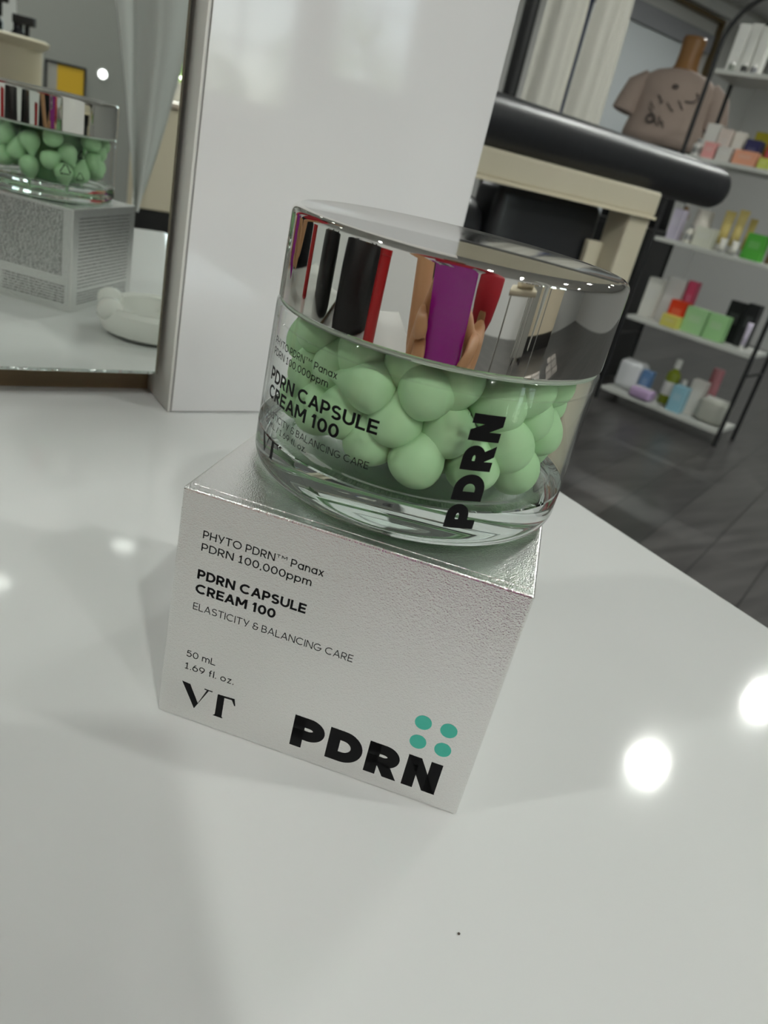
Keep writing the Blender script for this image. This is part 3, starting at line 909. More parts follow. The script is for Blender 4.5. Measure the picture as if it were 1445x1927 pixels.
box('side_rail', cpt(0.940, 0.735, -0.30), cpt(0.980, 1.20, -0.24), CREAM, ch, 0.003)
box('side_rail', cpt(0.285, 0.735, -0.30), cpt(0.325, 1.20, -0.24), CREAM, ch, 0.003)
def cushion(name, lo, hi, material, parent, puff, bev):
    bm = bmesh.new()
    bmesh.ops.create_cube(bm, size=1.0)
    for v in bm.verts:
        v.co = Vector([(lo[i] + hi[i]) / 2 + v.co[i] * (hi[i] - lo[i]) for i in range(3)])
    bmesh.ops.bevel(bm, geom=list(bm.edges), offset=bev, segments=4, affect='EDGES', profile=0.5)
    bmesh.ops.subdivide_edges(bm, edges=[e for e in bm.edges if e.calc_length() > 0.08], cuts=5, use_grid_fill=True)
    cc = Vector([(lo[i] + hi[i]) / 2 for i in range(3)])
    for v in bm.verts:
        for ax in range(3):
            o1, o2 = [k for k in range(3) if k != ax]
            u = 1 - min(1, abs((v.co[o1] - cc[o1]) / ((hi[o1] - lo[o1]) / 2))) ** 2
            w = 1 - min(1, abs((v.co[o2] - cc[o2]) / ((hi[o2] - lo[o2]) / 2))) ** 2
            if abs(v.co[ax] - cc[ax]) > (hi[ax] - lo[ax]) / 2 * 0.8:
                v.co[ax] += math.copysign(puff * u * w, v.co[ax] - cc[ax])
    return from_bm(name, bm, material, parent, True)
cushion('back_cushion', cpt(0.712, 0.737, -0.26), cpt(0.93, 0.80, 0.119), LEATHER, ch, 0.006, 0.015)
cushion('arm_cushion', cpt(0.40, 0.737, -0.26), cpt(0.708, 0.83, 0.095), LEATHER, ch, 0.010, 0.035)
cushion('seat_cushion', cpt(0.335, 0.845, -0.32), cpt(0.930, 1.19, -0.22), LEATHER, ch, 0.02, 0.03)
box('inner_trim', cpt(0.900, 0.722, -0.24), cpt(0.934, 0.732, 0.07), CREAM, ch, 0.002)

# ------------------------------------------------------------------ arched shelf unit with products
SB = Vector((3.0, 2.21, FLOOR))
SROT = math.atan2(-0.970, 0.243)       # local +x runs along the shelf to the right, local +y to its back
su = empty('arched_shelf', SB, SROT, 'black metal arched shelf unit with five white shelves of cosmetics', 'shelf')
LV = [0.71, 0.38, 0.035, -0.325, -0.68]
SX0, SX1, SD = -0.033, 0.59, 0.25
def shelf_frame(y):
    r = 0.20
    top = 0.79 - FLOOR
    pts = [(SX0, y, 0)] + [(SX0, y, top * k / 6) for k in range(1, 7)]
    pts += [(SX0 + r * (1 - math.cos(a * math.pi / 24)), y, top + r * math.sin(a * math.pi / 24)) for a in range(1, 13)]
    pts += [(SX1 - r * (1 - math.sin(a * math.pi / 24)), y, top + r * math.cos(a * math.pi / 24)) for a in range(0, 13)]
    pts += [(SX1, y, top * k / 6) for k in range(5, -1, -1)]
    return pts
tube('arched_frame', shelf_frame(0.0), 0.0095, BLACK_METAL, su, 10)
tube('arched_frame', shelf_frame(SD), 0.0095, BLACK_METAL, su, 10)
for z in LV:
    box('shelf_board', (SX0 + 0.012, -0.002, z - FLOOR - 0.018), (SX1 - 0.012, SD + 0.002, z - FLOOR), SHELF_WHITE, su, 0.002)
for z in (-0.42, 0.20):
    tube('cross_bar', [(SX1, 0, z - FLOOR), (SX1, SD, z - FLOOR)], 0.006, BLACK_METAL, su, 8)
    tube('cross_bar', [(SX0, 0, z - FLOOR), (SX0, SD, z - FLOOR)], 0.006, BLACK_METAL, su, 8)

ITEMS = [
 (0, 0.009, .10, .047, .180, 'e4e4df', 'carton', 'tall white carton leftmost on the top shelf'),
 (0, 0.058, .10, .042, .185, 'dcdcd6', 'carton', 'tall white carton second from left on the top shelf'),
 (0, 0.106, .10, .042, .180, 'd8d8d2', 'carton', 'tall white carton third from left on the top shelf'),
 (0, 0.030, .035, .026, .034, '8a8f86', 'jar', 'small grey-green jar leftmost on the top shelf edge'),
 (0, 0.082, .035, .028, .036, '3a3a3a', 'jar', 'small black jar on the top shelf edge'),
 (0, 0.123, .035, .026, .034, '77777c', 'jar', 'small grey jar on the top shelf edge, right of the black one'),
 (1, 0.000, .06, .040, .072, 'e3e3de', 'bottle', 'white bottle leftmost on the second shelf'),
 (1, 0.005, .17, .060, .145, 'dcdbd5', 'carton', 'white carton at the back left of the second shelf'),
 (1, 0.062, .06, .054, .064, 'd99a96', 'carton', 'pink carton on the second shelf right of the white bottle'),
 (1, 0.072, .16, .056, .133, 'dccfc6', 'carton', 'pale pinkish carton at the back of the second shelf'),
 (1, 0.132, .16, .047, .130, 'ddd8ce', 'carton', 'cream carton at the back of the second shelf'),
 (1, 0.131, .06, .062, .056, 'c9c6c0', 'carton', 'pale grey carton on the second shelf right of the pink one'),
 (1, 0.222, .06, .094, .056, 'e0a184', 'carton', 'wide peach carton at the front of the second shelf'),
 (1, 0.206, .145, .064, .108, '2b2a55', 'carton', 'navy blue carton behind the peach one'),
 (1, 0.210, .211, .064, .147, 'b3a81c', 'carton', 'mustard yellow carton behind the navy one'),
 (1, 0.300, .06, .040, .042, 'c6cf62', 'carton', 'lime carton right of the peach one'),
 (1, 0.275, .15, .032, .115, 'a02a2a', 'carton', 'dark red carton right of the navy one'),
 (2, -0.004, .19, .046, .185, '9a7a52', 'bottle', 'tan bottle at the back left of the middle shelf'),
 (2, 0.018, .10, .050, .130, 'c9c2d4', 'carton', 'lilac white carton leftmost on the middle shelf'),
 (2, 0.108, .05, .036, .080, 'e0ded2', 'bottle', 'white bottle at the front of the middle shelf'),
 (2, 0.178, .06, .084, .082, 'd2d3c4', 'carton', 'wide off-white carton on the middle shelf'),
 (2, 0.100, .17, .080, .150, 'cfcabf', 'jar', 'beige jar at the back of the middle shelf'),
 (2, 0.217, .15, .050, .170, 'cdbb74', 'tube', 'leftmost of the tall yellow tubes on the middle shelf'),
 (2, 0.273, .15, .046, .185, 'd2c07a', 'tube', 'tallest of the yellow tubes on the middle shelf'),
 (2, 0.325, .15, .034, .160, 'c3b067', 'tube', 'narrow yellow tube on the middle shelf'),
 (2, 0.269, .04, .030, .058, 'e8e6dc', 'tube', 'short white tube left in front of the yellow tubes'),
 (2, 0.322, .04, .032, .060, 'e8e6dc', 'tube', 'short white tube right in front of the yellow tubes'),
 (2, 0.394, .08, .080, .105, '4fa63c', 'carton', 'bright green carton on the middle shelf'),
 (2, 0.462, .14, .044, .135, '5d4a30', 'carton', 'brown carton right of the bright green one'),
 (3, 0.018, .13, .074, .180, 'dcdcd4', 'carton', 'large white carton leftmost on the fourth shelf'),
 (3, 0.104, .15, .090, .205, 'cfcfcb', 'carton', 'large pale grey carton second on the fourth shelf'),
 (3, 0.176, .16, .046, .210, 'c9486a', 'carton', 'raspberry pink carton at the back of the fourth shelf'),
 (3, 0.177, .085, .080, .118, 'cf3a14', 'carton', 'orange red carton behind the yellow one on the fourth shelf'),
 (3, 0.181, .03, .078, .053, 'd8d06a', 'carton', 'low yellow carton at the front of the fourth shelf'),
 (3, 0.272, .08, .098, .112, 'a3cf96', 'carton', 'light green carton left one of two on the fourth shelf'),
 (3, 0.374, .08, .088, .112, '9ccc8e', 'carton', 'light green carton right one of two on the fourth shelf'),
 (3, 0.400, .185, .076, .180, '16181a', 'carton', 'black carton behind the light green ones'),
 (3, 0.475, .16, .056, .190, '1c1e20', 'carton', 'tall black carton rightmost on the fourth shelf'),
 (3, 0.514, .05, .026, .120, 'c8c0d2', 'tube', 'thin lilac tube at the right end of the fourth shelf'),
 (4, 0.052, .13, .120, .140, 'd6d8da', 'package', 'white soft package leftmost on the bottom shelf'),
 (4, 0.146, .10, .050, .125, '5d7fa8', 'carton', 'blue carton right of the white package on the bottom shelf'),
 (4, 0.175, .035, .104, .050, 'b59cc0', 'package', 'lilac pouch at the front of the bottom shelf'),
 (4, 0.254, .13, .066, .218, '7f8c1c', 'bottle', 'olive green bottle on the bottom shelf'),
 (4, 0.318, .115, .050, .140, '7d1616', 'bottle', 'dark red bottle behind the light blue carton'),
 (4, 0.342, .05, .066, .121, '8fbccb', 'carton', 'light blue carton at the front of the bottom shelf'),
 (4, 0.390, .13, .066, .160, 'dcd8d0', 'carton', 'white carton right of the dark red bottle'),
 (4, 0.420, .21, .056, .225, 'b97a80', 'jar', 'dusty pink jar at the back of the bottom shelf'),
 (4, 0.500, .10, .130, .110, 'a9aaa0', 'package', 'grey plastic package at the right of the bottom shelf'),
]
def product(i, lev, s, t, w, h, colr, kind, label):
    z = LV[lev] - FLOOR
    loc = su.matrix_basis @ Vector((s, t, z)) if False else None
    ca, sa = math.cos(SROT), math.sin(SROT)
    wx, wy = SB.x + ca * s - sa * t, SB.y + sa * s + ca * t
    names = {'carton': 'cosmetics_carton', 'jar': 'cosmetics_jar', 'bottle': 'cosmetics_bottle', 'tube': 'cosmetics_tube', 'package': 'soft_package'}
    o = empty(names[kind], (wx, wy, LV[lev] + 0.0004), SROT, label, kind if kind != 'package' else 'package', 'cosmetics on the arched shelf')
    m1 = mat('product_' + colr, colr, 0.4)
    lab = mat('product_label', 'd7d7d2', 0.4) if colr not in ('e4e4df', 'dcdcd6', 'd8d8d2', 'dcdcd4', 'cfcfcb', 'e3e3de', 'dcdbd5', 'e0ded2', 'e8e6dc', 'd6d8da', 'dcd8d0') else mat('product_label_grey', '9a9a98', 0.4)
    if kind == 'carton':
        tint = ''.join('%02x' % int(int(colr[i_:i_ + 2], 16) * 0.78 + 255 * 0.22 * 0.85) for i_ in (0, 2, 4))
        lab = mat('product_tint_' + tint, tint, 0.4)
        d = min(w, 0.06)
        box('carton_body', (-w / 2, -d / 2, 0), (w / 2, d / 2, h), m1, o, 0.0012, 1)
        box('label_panel', (-w * 0.28, -d / 2 - 0.0006, h * 0.45), (w * 0.28, -d / 2, h * 0.72), lab, o)
        box('closing_flap', (-w / 2 + 0.001, -d / 2 + 0.001, h), (w / 2 - 0.001, d / 2 - 0.001, h + 0.0006), m1, o)
    elif kind in ('bottle',):
        r = w / 2
        lathe('bottle_body', [(0, 0), (r * .92, 0), (r, r * .1), (r, h * .62), (r * .85, h * .70), (r * .38, h * .76), (r * .38, h * .80), (0, h * .80)], m1, o, 20)
        lathe('cap', [(0, h * .80), (r * .48, h * .80), (r * .48, h * .985), (r * .42, h), (0, h)], lab, o, 16)
        lathe('label_band', [(r * 1.01, h * .2), (r * 1.01, h * .5)], lab, o, 20)
    elif kind == 'jar':
        r = w / 2
        lathe('jar_body', [(0, 0), (r * .9, 0), (r, r * .12), (r, h * .66), (r * .9, h * .7), (0, h * .7)], m1, o, 20)
        lathe('jar_lid', [(0, h * .7), (r * .98, h * .7), (r * .98, h * .96), (r * .9, h), (0, h)], lab if h < .1 else m1, o, 20)
    elif kind == 'tube':
        r = w / 2
        n = 16
        verts, faces = [], []
        for zz, kx, ky in ((h * .18, 1, 1), (h * .5, 1.02, .7), (h * .8, 1.1, .3), (h, 1.15, .06)):
            for k in range(n):
                a = 2 * math.pi * k / n
                verts.append((r * .85 * kx * math.cos(a), r * .85 * ky * math.sin(a), zz))
        for i2 in range(3):
            for k in range(n):
                k2 = (k + 1) % n
                faces.append((i2 * n + k, i2 * n + k2, i2 * n + n + k2, i2 * n + n + k))
        faces.append(tuple(reversed(range(n))))
        faces.append(tuple(3 * n + k for k in range(n)))
        mesh('tube_body', verts, faces, m1, o, True)
        lathe('cap', [(0, 0), (r * .6, 0), (r * .7, h * .02), (r * .7, h * .18), (0, h * .18)], lab, o, 16)
    else:
        d = min(0.11, w * 0.8)
        c = cushion('pouch', (-w / 2, -d / 2, 0.004), (w / 2, d / 2, h), m1, o, 0.004, min(w, d, h) * 0.2)
        box('seal_strip', (-w / 2 * .8, -0.002, h * .98), (w / 2 * .8, 0.002, h + 0.008), lab, o)
    return o
for i, it in enumerate(ITEMS): product(i, *it)

bc = empty('black_cabinet', (3.28, 2.72, FLOOR), SROT, 'black cabinet standing behind the left end of the arched shelf', 'cabinet')
box('carcass', (-0.22, -0.02, 0.04), (0.20, 0.33, 0.80), mat('black_lacquer', '0e0e10', 0.4), bc, 0.004)
for s in (-1, 1):
    d_ = box('door', (-0.215 if s < 0 else -0.008, -0.036, 0.06), (-0.012 if s < 0 else 0.195, -0.02, 0.78), mat('black_lacquer'), bc, 0.003)
    tube('handle', [(-0.03 if s < 0 else 0.01, -0.05, 0.42), (-0.03 if s < 0 else 0.01, -0.05, 0.52)], 0.004, CHROME, d_, 8)
box('plinth', (-0.20, 0.0, 0), (0.18, 0.31, 0.04), mat('black_lacquer'), bc)

# ------------------------------------------------------------------ mannequin with tee
mn = empty('mannequin', (3.81, 3.05, FLOOR), 0, 'brown torso mannequin wearing a pinkish grey printed tee and black skirt', 'mannequin')
TEE = mat('tee_cloth', 'b3a196', 0.85, var=(7, '9c8b80', 0.7), bump=(40, 0.3, 0.01))
MB_ = mat('mannequin_brown', '94693a', 0.45)
FDIR = math.radians(220)           # the torso faces the camera side
def ell_ring(cx, cy, rx, ry, z, n=28):
    return [(cx + rx * math.cos(2 * math.pi * k / n), cy + ry * math.sin(2 * math.pi * k / n), z) for k in range(n)]
def loft(name, rings, material, parent, cap=True, smooth=True):
    n = len(rings[0])
    verts = [p for r in rings for p in r]
    faces = []
    for i in range(len(rings) - 1):
        for k in range(n):
            k2 = (k + 1) % n
            faces.append((i * n + k, i * n + k2, (i + 1) * n + k2, (i + 1) * n + k))
    if cap:
        faces.append(tuple(reversed(range(n))))
        faces.append(tuple((len(rings) - 1) * n + k for k in range(n)))
    return mesh(name, verts, faces, material, parent, smooth)
RX = math.radians(40 + 90)
def rotz(p, a): return (p[0] * math.cos(a) - p[1] * math.sin(a), p[0] * math.sin(a) + p[1] * math.cos(a), p[2])
AW = math.radians(-50)            # shoulder line across the view
z0 = -FLOOR
tee_r = [(0.225, 0.14, 0.46), (0.22, 0.135, 0.52), (0.21, 0.13, 0.60), (0.21, 0.13, 0.68), (0.21, 0.125, 0.75), (0.195, 0.11, 0.79), (0.14, 0.085, 0.825), (0.075, 0.07, 0.84)]
loft('tee', [[rotz(p, AW) for p in ell_ring(0, 0, rx * (1 + 0.02 * math.sin(i * 2)), ry, z + z0)] for i, (rx, ry, z) in enumerate(tee_r)], TEE, mn)
for s in (-1, 1):
    pts = [rotz((s * 0.16, 0, 0.775 + z0), AW), rotz((s * 0.215, 0, 0.72 + z0), AW), rotz((s * 0.238, -0.01, 0.65 + z0), AW), rotz((s * 0.25, -0.015, 0.59 + z0), AW)]
    tube('sleeve', pts, 0.075, TEE, mn, 18, rs=[0.05, 0.07, 0.068, 0.07])
loft('neck', [[rotz(p, AW) for p in ell_ring(0, 0, r, r * .9, z + z0)] for r, z in ((0.085, 0.82), (0.062, 0.86), (0.058, 0.92), (0.062, 0.985), (0.058, 1.0))], MB_, mn)
loft('skirt', [[rotz(p, AW) for p in ell_ring(0, 0, r, r * .72, z + z0)] for r, z in ((0.20, 0.02), (0.19, 0.2), (0.185, 0.47), (0.18, 0.5))], mat('black_cloth', '141416', 0.8), mn)
tube('stand_pole', [(0, 0, 0.02), (0, 0, 0.80)], 0.014, CHROME, mn, 10)
lathe('stand_base', [(0, 0), (0.15, 0), (0.15, 0.012), (0.02, 0.022), (0, 0.022)], CHROME, mn, 32)
# print on the tee: small dark scribble, crescent and spots
PR = mat('tee_print', '4a4444', 0.8)
def tee_surf(u, z, off=0.006):
    zz = z
    for i in range(len(tee_r) - 1):
        if tee_r[i][2] <= zz <= tee_r[i + 1][2]:
            k = (zz - tee_r[i][2]) / (tee_r[i + 1][2] - tee_r[i][2])
            rx = tee_r[i][0] + k * (tee_r[i + 1][0] - tee_r[i][0]); ry = tee_r[i][1] + k * (tee_r[i + 1][1] - tee_r[i][1])
    t = -math.pi / 2 + u
    return Vector(rotz(((rx + off) * math.cos(t), (ry + off) * math.sin(t), zz + z0), AW))
rnd = random.Random(5)
tube('print_mark', [tee_surf(0.32 + 0.22 * math.cos(a), 0.715 + 0.028 * math.sin(a)) for a in [-1.9 + 0.25 * k for k in range(12)]], 0.004, PR, mn, 6)
tube('print_mark', [tee_surf(-0.1 + 0.06 * math.cos(a), 0.745 + 0.008 * math.sin(a)) for a in [0.5 * k for k in range(13)]], 0.004, PR, mn, 6)
for k in range(9):
    u0 = rnd.uniform(-0.6, 0.1); zz = rnd.uniform(0.56, 0.70)
    tube('print_mark', [tee_surf(u0 + 0.07 * j * rnd.uniform(.4, 1), zz - 0.012 * j) for j in range(4)], 0.0028, PR, mn, 6)
tube('print_mark', [tee_surf(-0.45 + 0.1 * math.cos(a), 0.575 + 0.02 * math.sin(a)) for a in [0.5 * k for k in range(13)]], 0.006, PR, mn, 6)

# ------------------------------------------------------------------ clothes rack with white garments
rk = empty('clothes_rack', (2.05, 2.36, FLOOR), 0, 'black metal clothes rack pole beside the white board', 'rack')
tube('upright', [(0, 0, 0), (0, 0, 2.1)], 0.028, BLACK_METAL, rk, 12)
tube('top_bar', [(0, 0, 2.08), (0.62, -0.02, 2.08)], 0.012, BLACK_METAL, rk, 10)
tube('foot_bar', [(-0.02, 0.25, 0.014), (-0.02, -0.25, 0.014)], 0.014, BLACK_METAL, rk, 10)
CLOTH = mat('white_cloth', 'c9c7be', 0.9, bump=(25, 0.3, 0.01))
def drape(name, x0, x1, y, ztop, zbot, amp, seed, material, label):
    rnd = random.Random(seed)
    ph = [rnd.uniform(0, 6) for _ in range(4)]
    nu, nv = 36, 22
    rows = []
    front_, back_ = [], []
    verts, faces = [], []
    for side in (0, 1):
        for j in range(nv + 1):
            v = j / nv
            for i in range(nu + 1):
                u = i / nu
                w = (x1 - x0) * (0.62 + 0.38 * min(1, v * 3))
                xc = (x0 + x1) / 2 + (u - 0.5) * w
                yy = y + amp * math.sin(u * 9 + ph[0]) * (0.3 + v) + amp * 0.5 * math.sin(u * 21 + ph[1] + v * 1.5) + (side - 0.5) * 0.05 * math.sin(u * math.pi)
                verts.append((xc, yy, ztop + (zbot - ztop) * v))
    N = (nu + 1) * (nv + 1)
    for side in (0, 1):
        for j in range(nv):
            for i in range(nu):
                a = side * N + j * (nu + 1) + i
                f = (a, a + 1, a + nu + 2, a + nu + 1)
                faces.append(f if side == 0 else tuple(reversed(f)))
    o = empty(name, ((x0 + x1) / 2, y, ztop), 0, label, 'garment', 'white garments on the rack')
    off = Vector(((x0 + x1) / 2, y, ztop))
    mesh('cloth', [Vector(v) - off for v in verts], faces, material, o, True)
    tube('hanger', [(-(x1 - x0) * .28, 0, -0.01), (0, 0, 0.05), ((x1 - x0) * .28, 0, -0.01)], 0.005, mat('hanger_grey', '9a9a98', 0.4), o, 8)
    tube('hook', [(0, 0, 0.05), (0, 0, 0.10), (0.012, 0, 0.12)], 0.003, CHROME, o, 6)
drape('white_garment', 2.09, 2.30, 2.33, 1.21, -0.30, 0.012, 1, CLOTH, 'white hanging garment on the rack, next to the black pole')
drape('white_garment', 2.33, 2.52, 2.33, 1.21, -0.30, 0.012, 4, CLOTH, 'white hanging garment on the rack, farther from the black pole')
drape('blue_garment', 2.27, 2.37, 2.40, 1.21, -0.25, 0.008, 9, mat('blue_cloth', '3d4f86', 0.9), 'dark blue garment peeking out between the white garments')

# black framed board near the mannequin
fb = empty('standing_board', (3.02, 3.02, FLOOR), math.radians(-50), 'black framed standing board left of the mannequin', 'board')
for lo, hi in (((-0.16, -0.01, 0), (-0.135, 0.012, 1.22)), ((0.135, -0.01, 0), (0.16, 0.012, 1.22)), ((-0.135, -0.01, 1.195), (0.135, 0.012, 1.22)), ((-0.135, -0.01, 0.3), (0.135, 0.012, 0.325))):
    box('frame_bar', lo, hi, BLACK_METAL, fb)
box('board', (-0.135, -0.004, 0.325), (0.135, 0.006, 1.195), mat('pale_board', 'b9bcc0', 0.5), fb)

# ------------------------------------------------------------------ things behind the photographer, seen in the mirror
cn = empty('reception_counter', (2.2, -4.85, FLOOR), 0, 'beige reception counter below the wide window', 'counter')
BEIGE = mat('beige_laminate', 'd8cdb6', 0.5)
box('front_board', (-0.92, -0.25, 0.19), (0.9, 0.25, 0.80), BEIGE, cn, 0.004)
box('plinth', (-0.90, -0.24, 0), (0.88, 0.24, 0.19), mat('dark_plinth', '1c1b1b', 0.6), cn)
box('counter_top', (-0.95, -0.28, 0.80), (0.93, 0.28, 0.83), mat('pinkish_top', 'c9b9ab', 0.4), cn, 0.004)
pl = empty('potted_plant', (1.46, -4.80, FLOOR + 0.8305), 0, 'small dark plant in a pot on the reception counter', 'plant')
lathe('pot', [(0, 0), (0.035, 0), (0.045, 0.07), (0.040, 0.07), (0.036, 0.06), (0, 0.06)], mat('brown_pot', '5a3a2a', 0.5), pl, 24)
rnd = random.Random(2)
for k in range(12):
    a = 2 * math.pi * k / 12 + rnd.uniform(-.2, .2); r = rnd.uniform(0.04, 0.09)
    b = Vector((math.cos(a), math.sin(a), 0)); t = Vector((-math.sin(a), math.cos(a), 0)) * 0.012
    p0, p1, p2 = Vector((0, 0, 0.06)), b * r * .6 + Vector((0, 0, 0.12)), b * r + Vector((0, 0, 0.11))
    mesh('leaf', [p0, p1 - t, p2, p1 + t], [(0, 1, 2, 3)], mat('dark_leaf', '2f3a22', 0.5), pl)

pn = empty('grey_screen', (0.98, -4.2, FLOOR), 0, 'tall dark grey glossy screen with a rounded corner, seen in the mirror', 'screen')
bm = bmesh.new()
out = [(-0.24, 0.05), (0.34, 0.05), (0.34, 1.9)] + [(-0.24 + 0.4 * (1 - math.sin(a * math.pi / 20)), 1.5 - 0.0 + 0.4 * math.cos(a * math.pi / 20)) for a in range(0, 11)]
f0 = [bm.verts.new((x, 0, z)) for x, z in out]
f = bm.faces.new(f0)
r = bmesh.ops.extrude_face_region(bm, geom=[f])
for v in [e for e in r['geom'] if isinstance(e, bmesh.types.BMVert)]: v.co.y += 0.03
from_bm('panel', bm, mat('dark_grey_gloss', '82827e', 0.35), pn)
for sx in (-0.15, 0.25):
    box('foot', (sx - 0.03, -0.15, 0), (sx + 0.03, 0.18, 0.05), BLACK_METAL, pn)
wl = empty('downlight_glint', (1.150, -4.168, 0.137), 0, 'small round glowing disc standing in for a downlight reflected on the dark grey screen', 'lamp')  # glowing disc added in place of a downlight's reflection on the screen
o = lathe('lit_disc', [(0, 0), (0.020, 0), (0.022, 0.004), (0.020, 0.008), (0, 0.008)], mat('glint_disc', 'ffffff', 0.4, emit=('ffffff', 6.0)), wl, 24)
o.rotation_euler = (-math.pi / 2, 0, 0)
o = lathe('bezel', [(0.022, 0), (0.027, 0), (0.027, 0.006), (0.022, 0.006)], RING, wl, 24, closed=True)
o.rotation_euler = (-math.pi / 2, 0, 0)

pc = empty('yellow_picture', (0.965, -4.165, 0.070), 0, 'small yellow picture in a black frame, seen in the mirror above the reflected lid', 'picture')
for lo, hi in (((-0.10, 0, -0.075), (-0.09, 0.014, 0.075)), ((0.09, 0, -0.075), (0.10, 0.014, 0.075)), ((-0.09, 0, 0.065), (0.09, 0.014, 0.075)), ((-0.09, 0, -0.075), (0.09, 0.014, -0.065))):
    box('frame_bar', lo, hi, BLACK_METAL, pc)
box('mount', (-0.09, 0.001, -0.065), (-0.04, 0.007, 0.065), mat('grey_mount', '8d8a84', 0.6), pc)
box('yellow_sheet', (-0.04, 0.001, -0.065), (0.09, 0.007, 0.065), mat('yellow_sheet', 'b8931c', 0.5), pc)

tl = empty('tool_trolley', (0.18, -1.52, FLOOR), 0, 'cream topped trolley behind the photographer carrying the cream basin', 'trolley')
box('tray', (-0.22, -0.18, 0.785), (0.20, 0.18, 0.805), CREAM, tl, 0.006)
box('tray', (-0.20, -0.16, 0.30), (0.18, 0.16, 0.315), CREAM, tl, 0.004)
for sx in (-0.19, 0.17):
    for sy in (-0.15, 0.15):
        tube('leg', [(sx, sy, 0.03), (sx, sy, 0.785)], 0.009, CHROME, tl, 10)
        lathe('castor', [(0, 0), (0.014, 0.002), (0.018, 0.016), (0.012, 0.03), (0, 0.03)], BLACK_METAL, tl, 12).location = (sx, sy, 0)
bs = empty('basin', (0.19, -1.50, FLOOR + 0.8055), 0, 'round cream basin with a rolled rim, seen at the mirror left edge', 'basin')
lathe('bowl', [(0, 0), (0.13, 0), (0.145, 0.01), (0.147, 0.09), (0.158, 0.098), (0.160, 0.106), (0.152, 0.110), (0.142, 0.102), (0.138, 0.02), (0, 0.012)], mat('cream_plastic', 'd2c8b0', 0.35), bs, 64)
for k, (bx_, by_, hh, cc) in enumerate(((0.05, -0.02, 0.19, '15151b'), (0.105, -0.03, 0.15, '1d1a26'), (0.0, 0.06, 0.20, '111114'), (-0.07, 0.0, 0.18, '1b1b1e'))):
    q = empty('spray_bottle', (0.19 + bx_, -1.50 + by_, FLOOR + 0.8185), 0.5 * k, 'black spray bottle standing in the cream basin, ' + ('nearest its middle', 'nearest its right rim', 'tallest one', 'left one')[k], 'bottle', 'black bottles in the basin')
    lathe('body', [(0, 0), (0.022, 0), (0.024, 0.004), (0.024, hh * .6), (0.010, hh * .72), (0.010, hh * .8), (0, hh * .8)], mat('bottle_' + cc, cc, 0.25), q, 20)
    box('spray_head', (-0.010, -0.01, hh * .8), (0.034, 0.01, hh * .92), BLACK_METAL, q, 0.002)
    box('trigger', (0.014, -0.004, hh * .66), (0.022, 0.004, hh * .8), BLACK_METAL, q)

# grey cape hanging from a slim stand, near right edge of the mirror picture
st = empty('cape_stand', (0.60, -1.30, FLOOR), 0, 'slim grey stand behind the photographer holding the grey cape', 'stand')
tube('pole', [(0, 0, 0.01), (0, 0, 1.75)], 0.008, mat('grey_metal', '8b8d8c', 0.4), st, 10)
lathe('base', [(0, 0), (0.11, 0), (0.11, 0.008), (0.01, 0.014), (0, 0.014)], mat('grey_metal'), st, 32)
cp = empty('grey_cape', (0.50, -1.28, 1.0), 0, 'light grey salon cape hanging in a point, seen at the right of the mirror', 'cape')
verts, faces = [], []
nu, nv = 20, 24
for side in (0, 1):
    for j in range(nv + 1):
        v = j / nv
        zz = -1.10 * v - 0.02
        t_ = min(1, max(0, (v - 0.62) / 0.38))
        lft = -0.085 + 0.075 * t_ ** 0.8
        wdt = 0.165 * (1 - t_) ** 0.9 + 0.010
        for i in range(nu + 1):
            u = i / nu
            verts.append((lft + u * wdt, 0.012 * math.sin(u * 10 + v * 2) + (side - .5) * 0.016 * math.sin(math.pi * u), zz))
N = (nu + 1) * (nv + 1)
for side in (0, 1):
    for j in range(nv):
        for i in range(nu):
            a = side * N + j * (nu + 1) + i
            f = (a, a + 1, a + nu + 2, a + nu + 1)
            faces.append(f if side == 0 else tuple(reversed(f)))
mesh('cloth', verts, faces, mat('grey_cape_cloth', 'd9dcd8', 0.8), cp, True)
tube('hanging_loop', [(-0.03, 0, -0.02), (0.04, -0.01, 0.04), (0.085, -0.02, 0.05)], 0.004, mat('grey_metal'), cp, 8)

# ------------------------------------------------------------------ phone and photographer
def cs(x, y, z): return CAM + CR * x + CU * y + CF * z
PHX0, PHX1, PHY0, PHY1 = -0.042, 0.036, -0.137, 0.026
ph = empty('phone', cs(0, 0, -0.008), 0, 'purple phone held over the table, mirrored in the chrome lid', 'phone')
ph.rotation_euler = Matrix((CR, CU, -CF)).transposed().to_euler()      # local z points back to the person
PURPLE = mat('purple_back', '98108c', 0.25, coat=0.3)
box('back_shell', (PHX0, PHY0, -0.003), (PHX1, PHY1, 0.0055), PURPLE, ph, 0.003, 3)
box('screen', (PHX0 + 0.003, PHY0 + 0.003, 0.0055), (PHX1 - 0.003, PHY1 - 0.003, 0.0060), mat('screen_glass', '202428', 0.1, emit=('9aa09a', 0.4)), ph)
cb = box('camera_bump', (-0.034, -0.016, -0.0050), (-0.006, 0.022, -0.003), mat('bump_grey', 'a9a6ae', 0.3), ph, 0.0009, 2)
for y in (-0.007, 0.012):
    l_ = lathe('lens', [(0, 0), (0.006, 0), (0.007, 0.0004), (0.007, 0.0014), (0, 0.0014)], mat('lens_black', '0a0a0c', 0.08), cb, 24)
    l_.location = (-0.020, y, -0.0064)

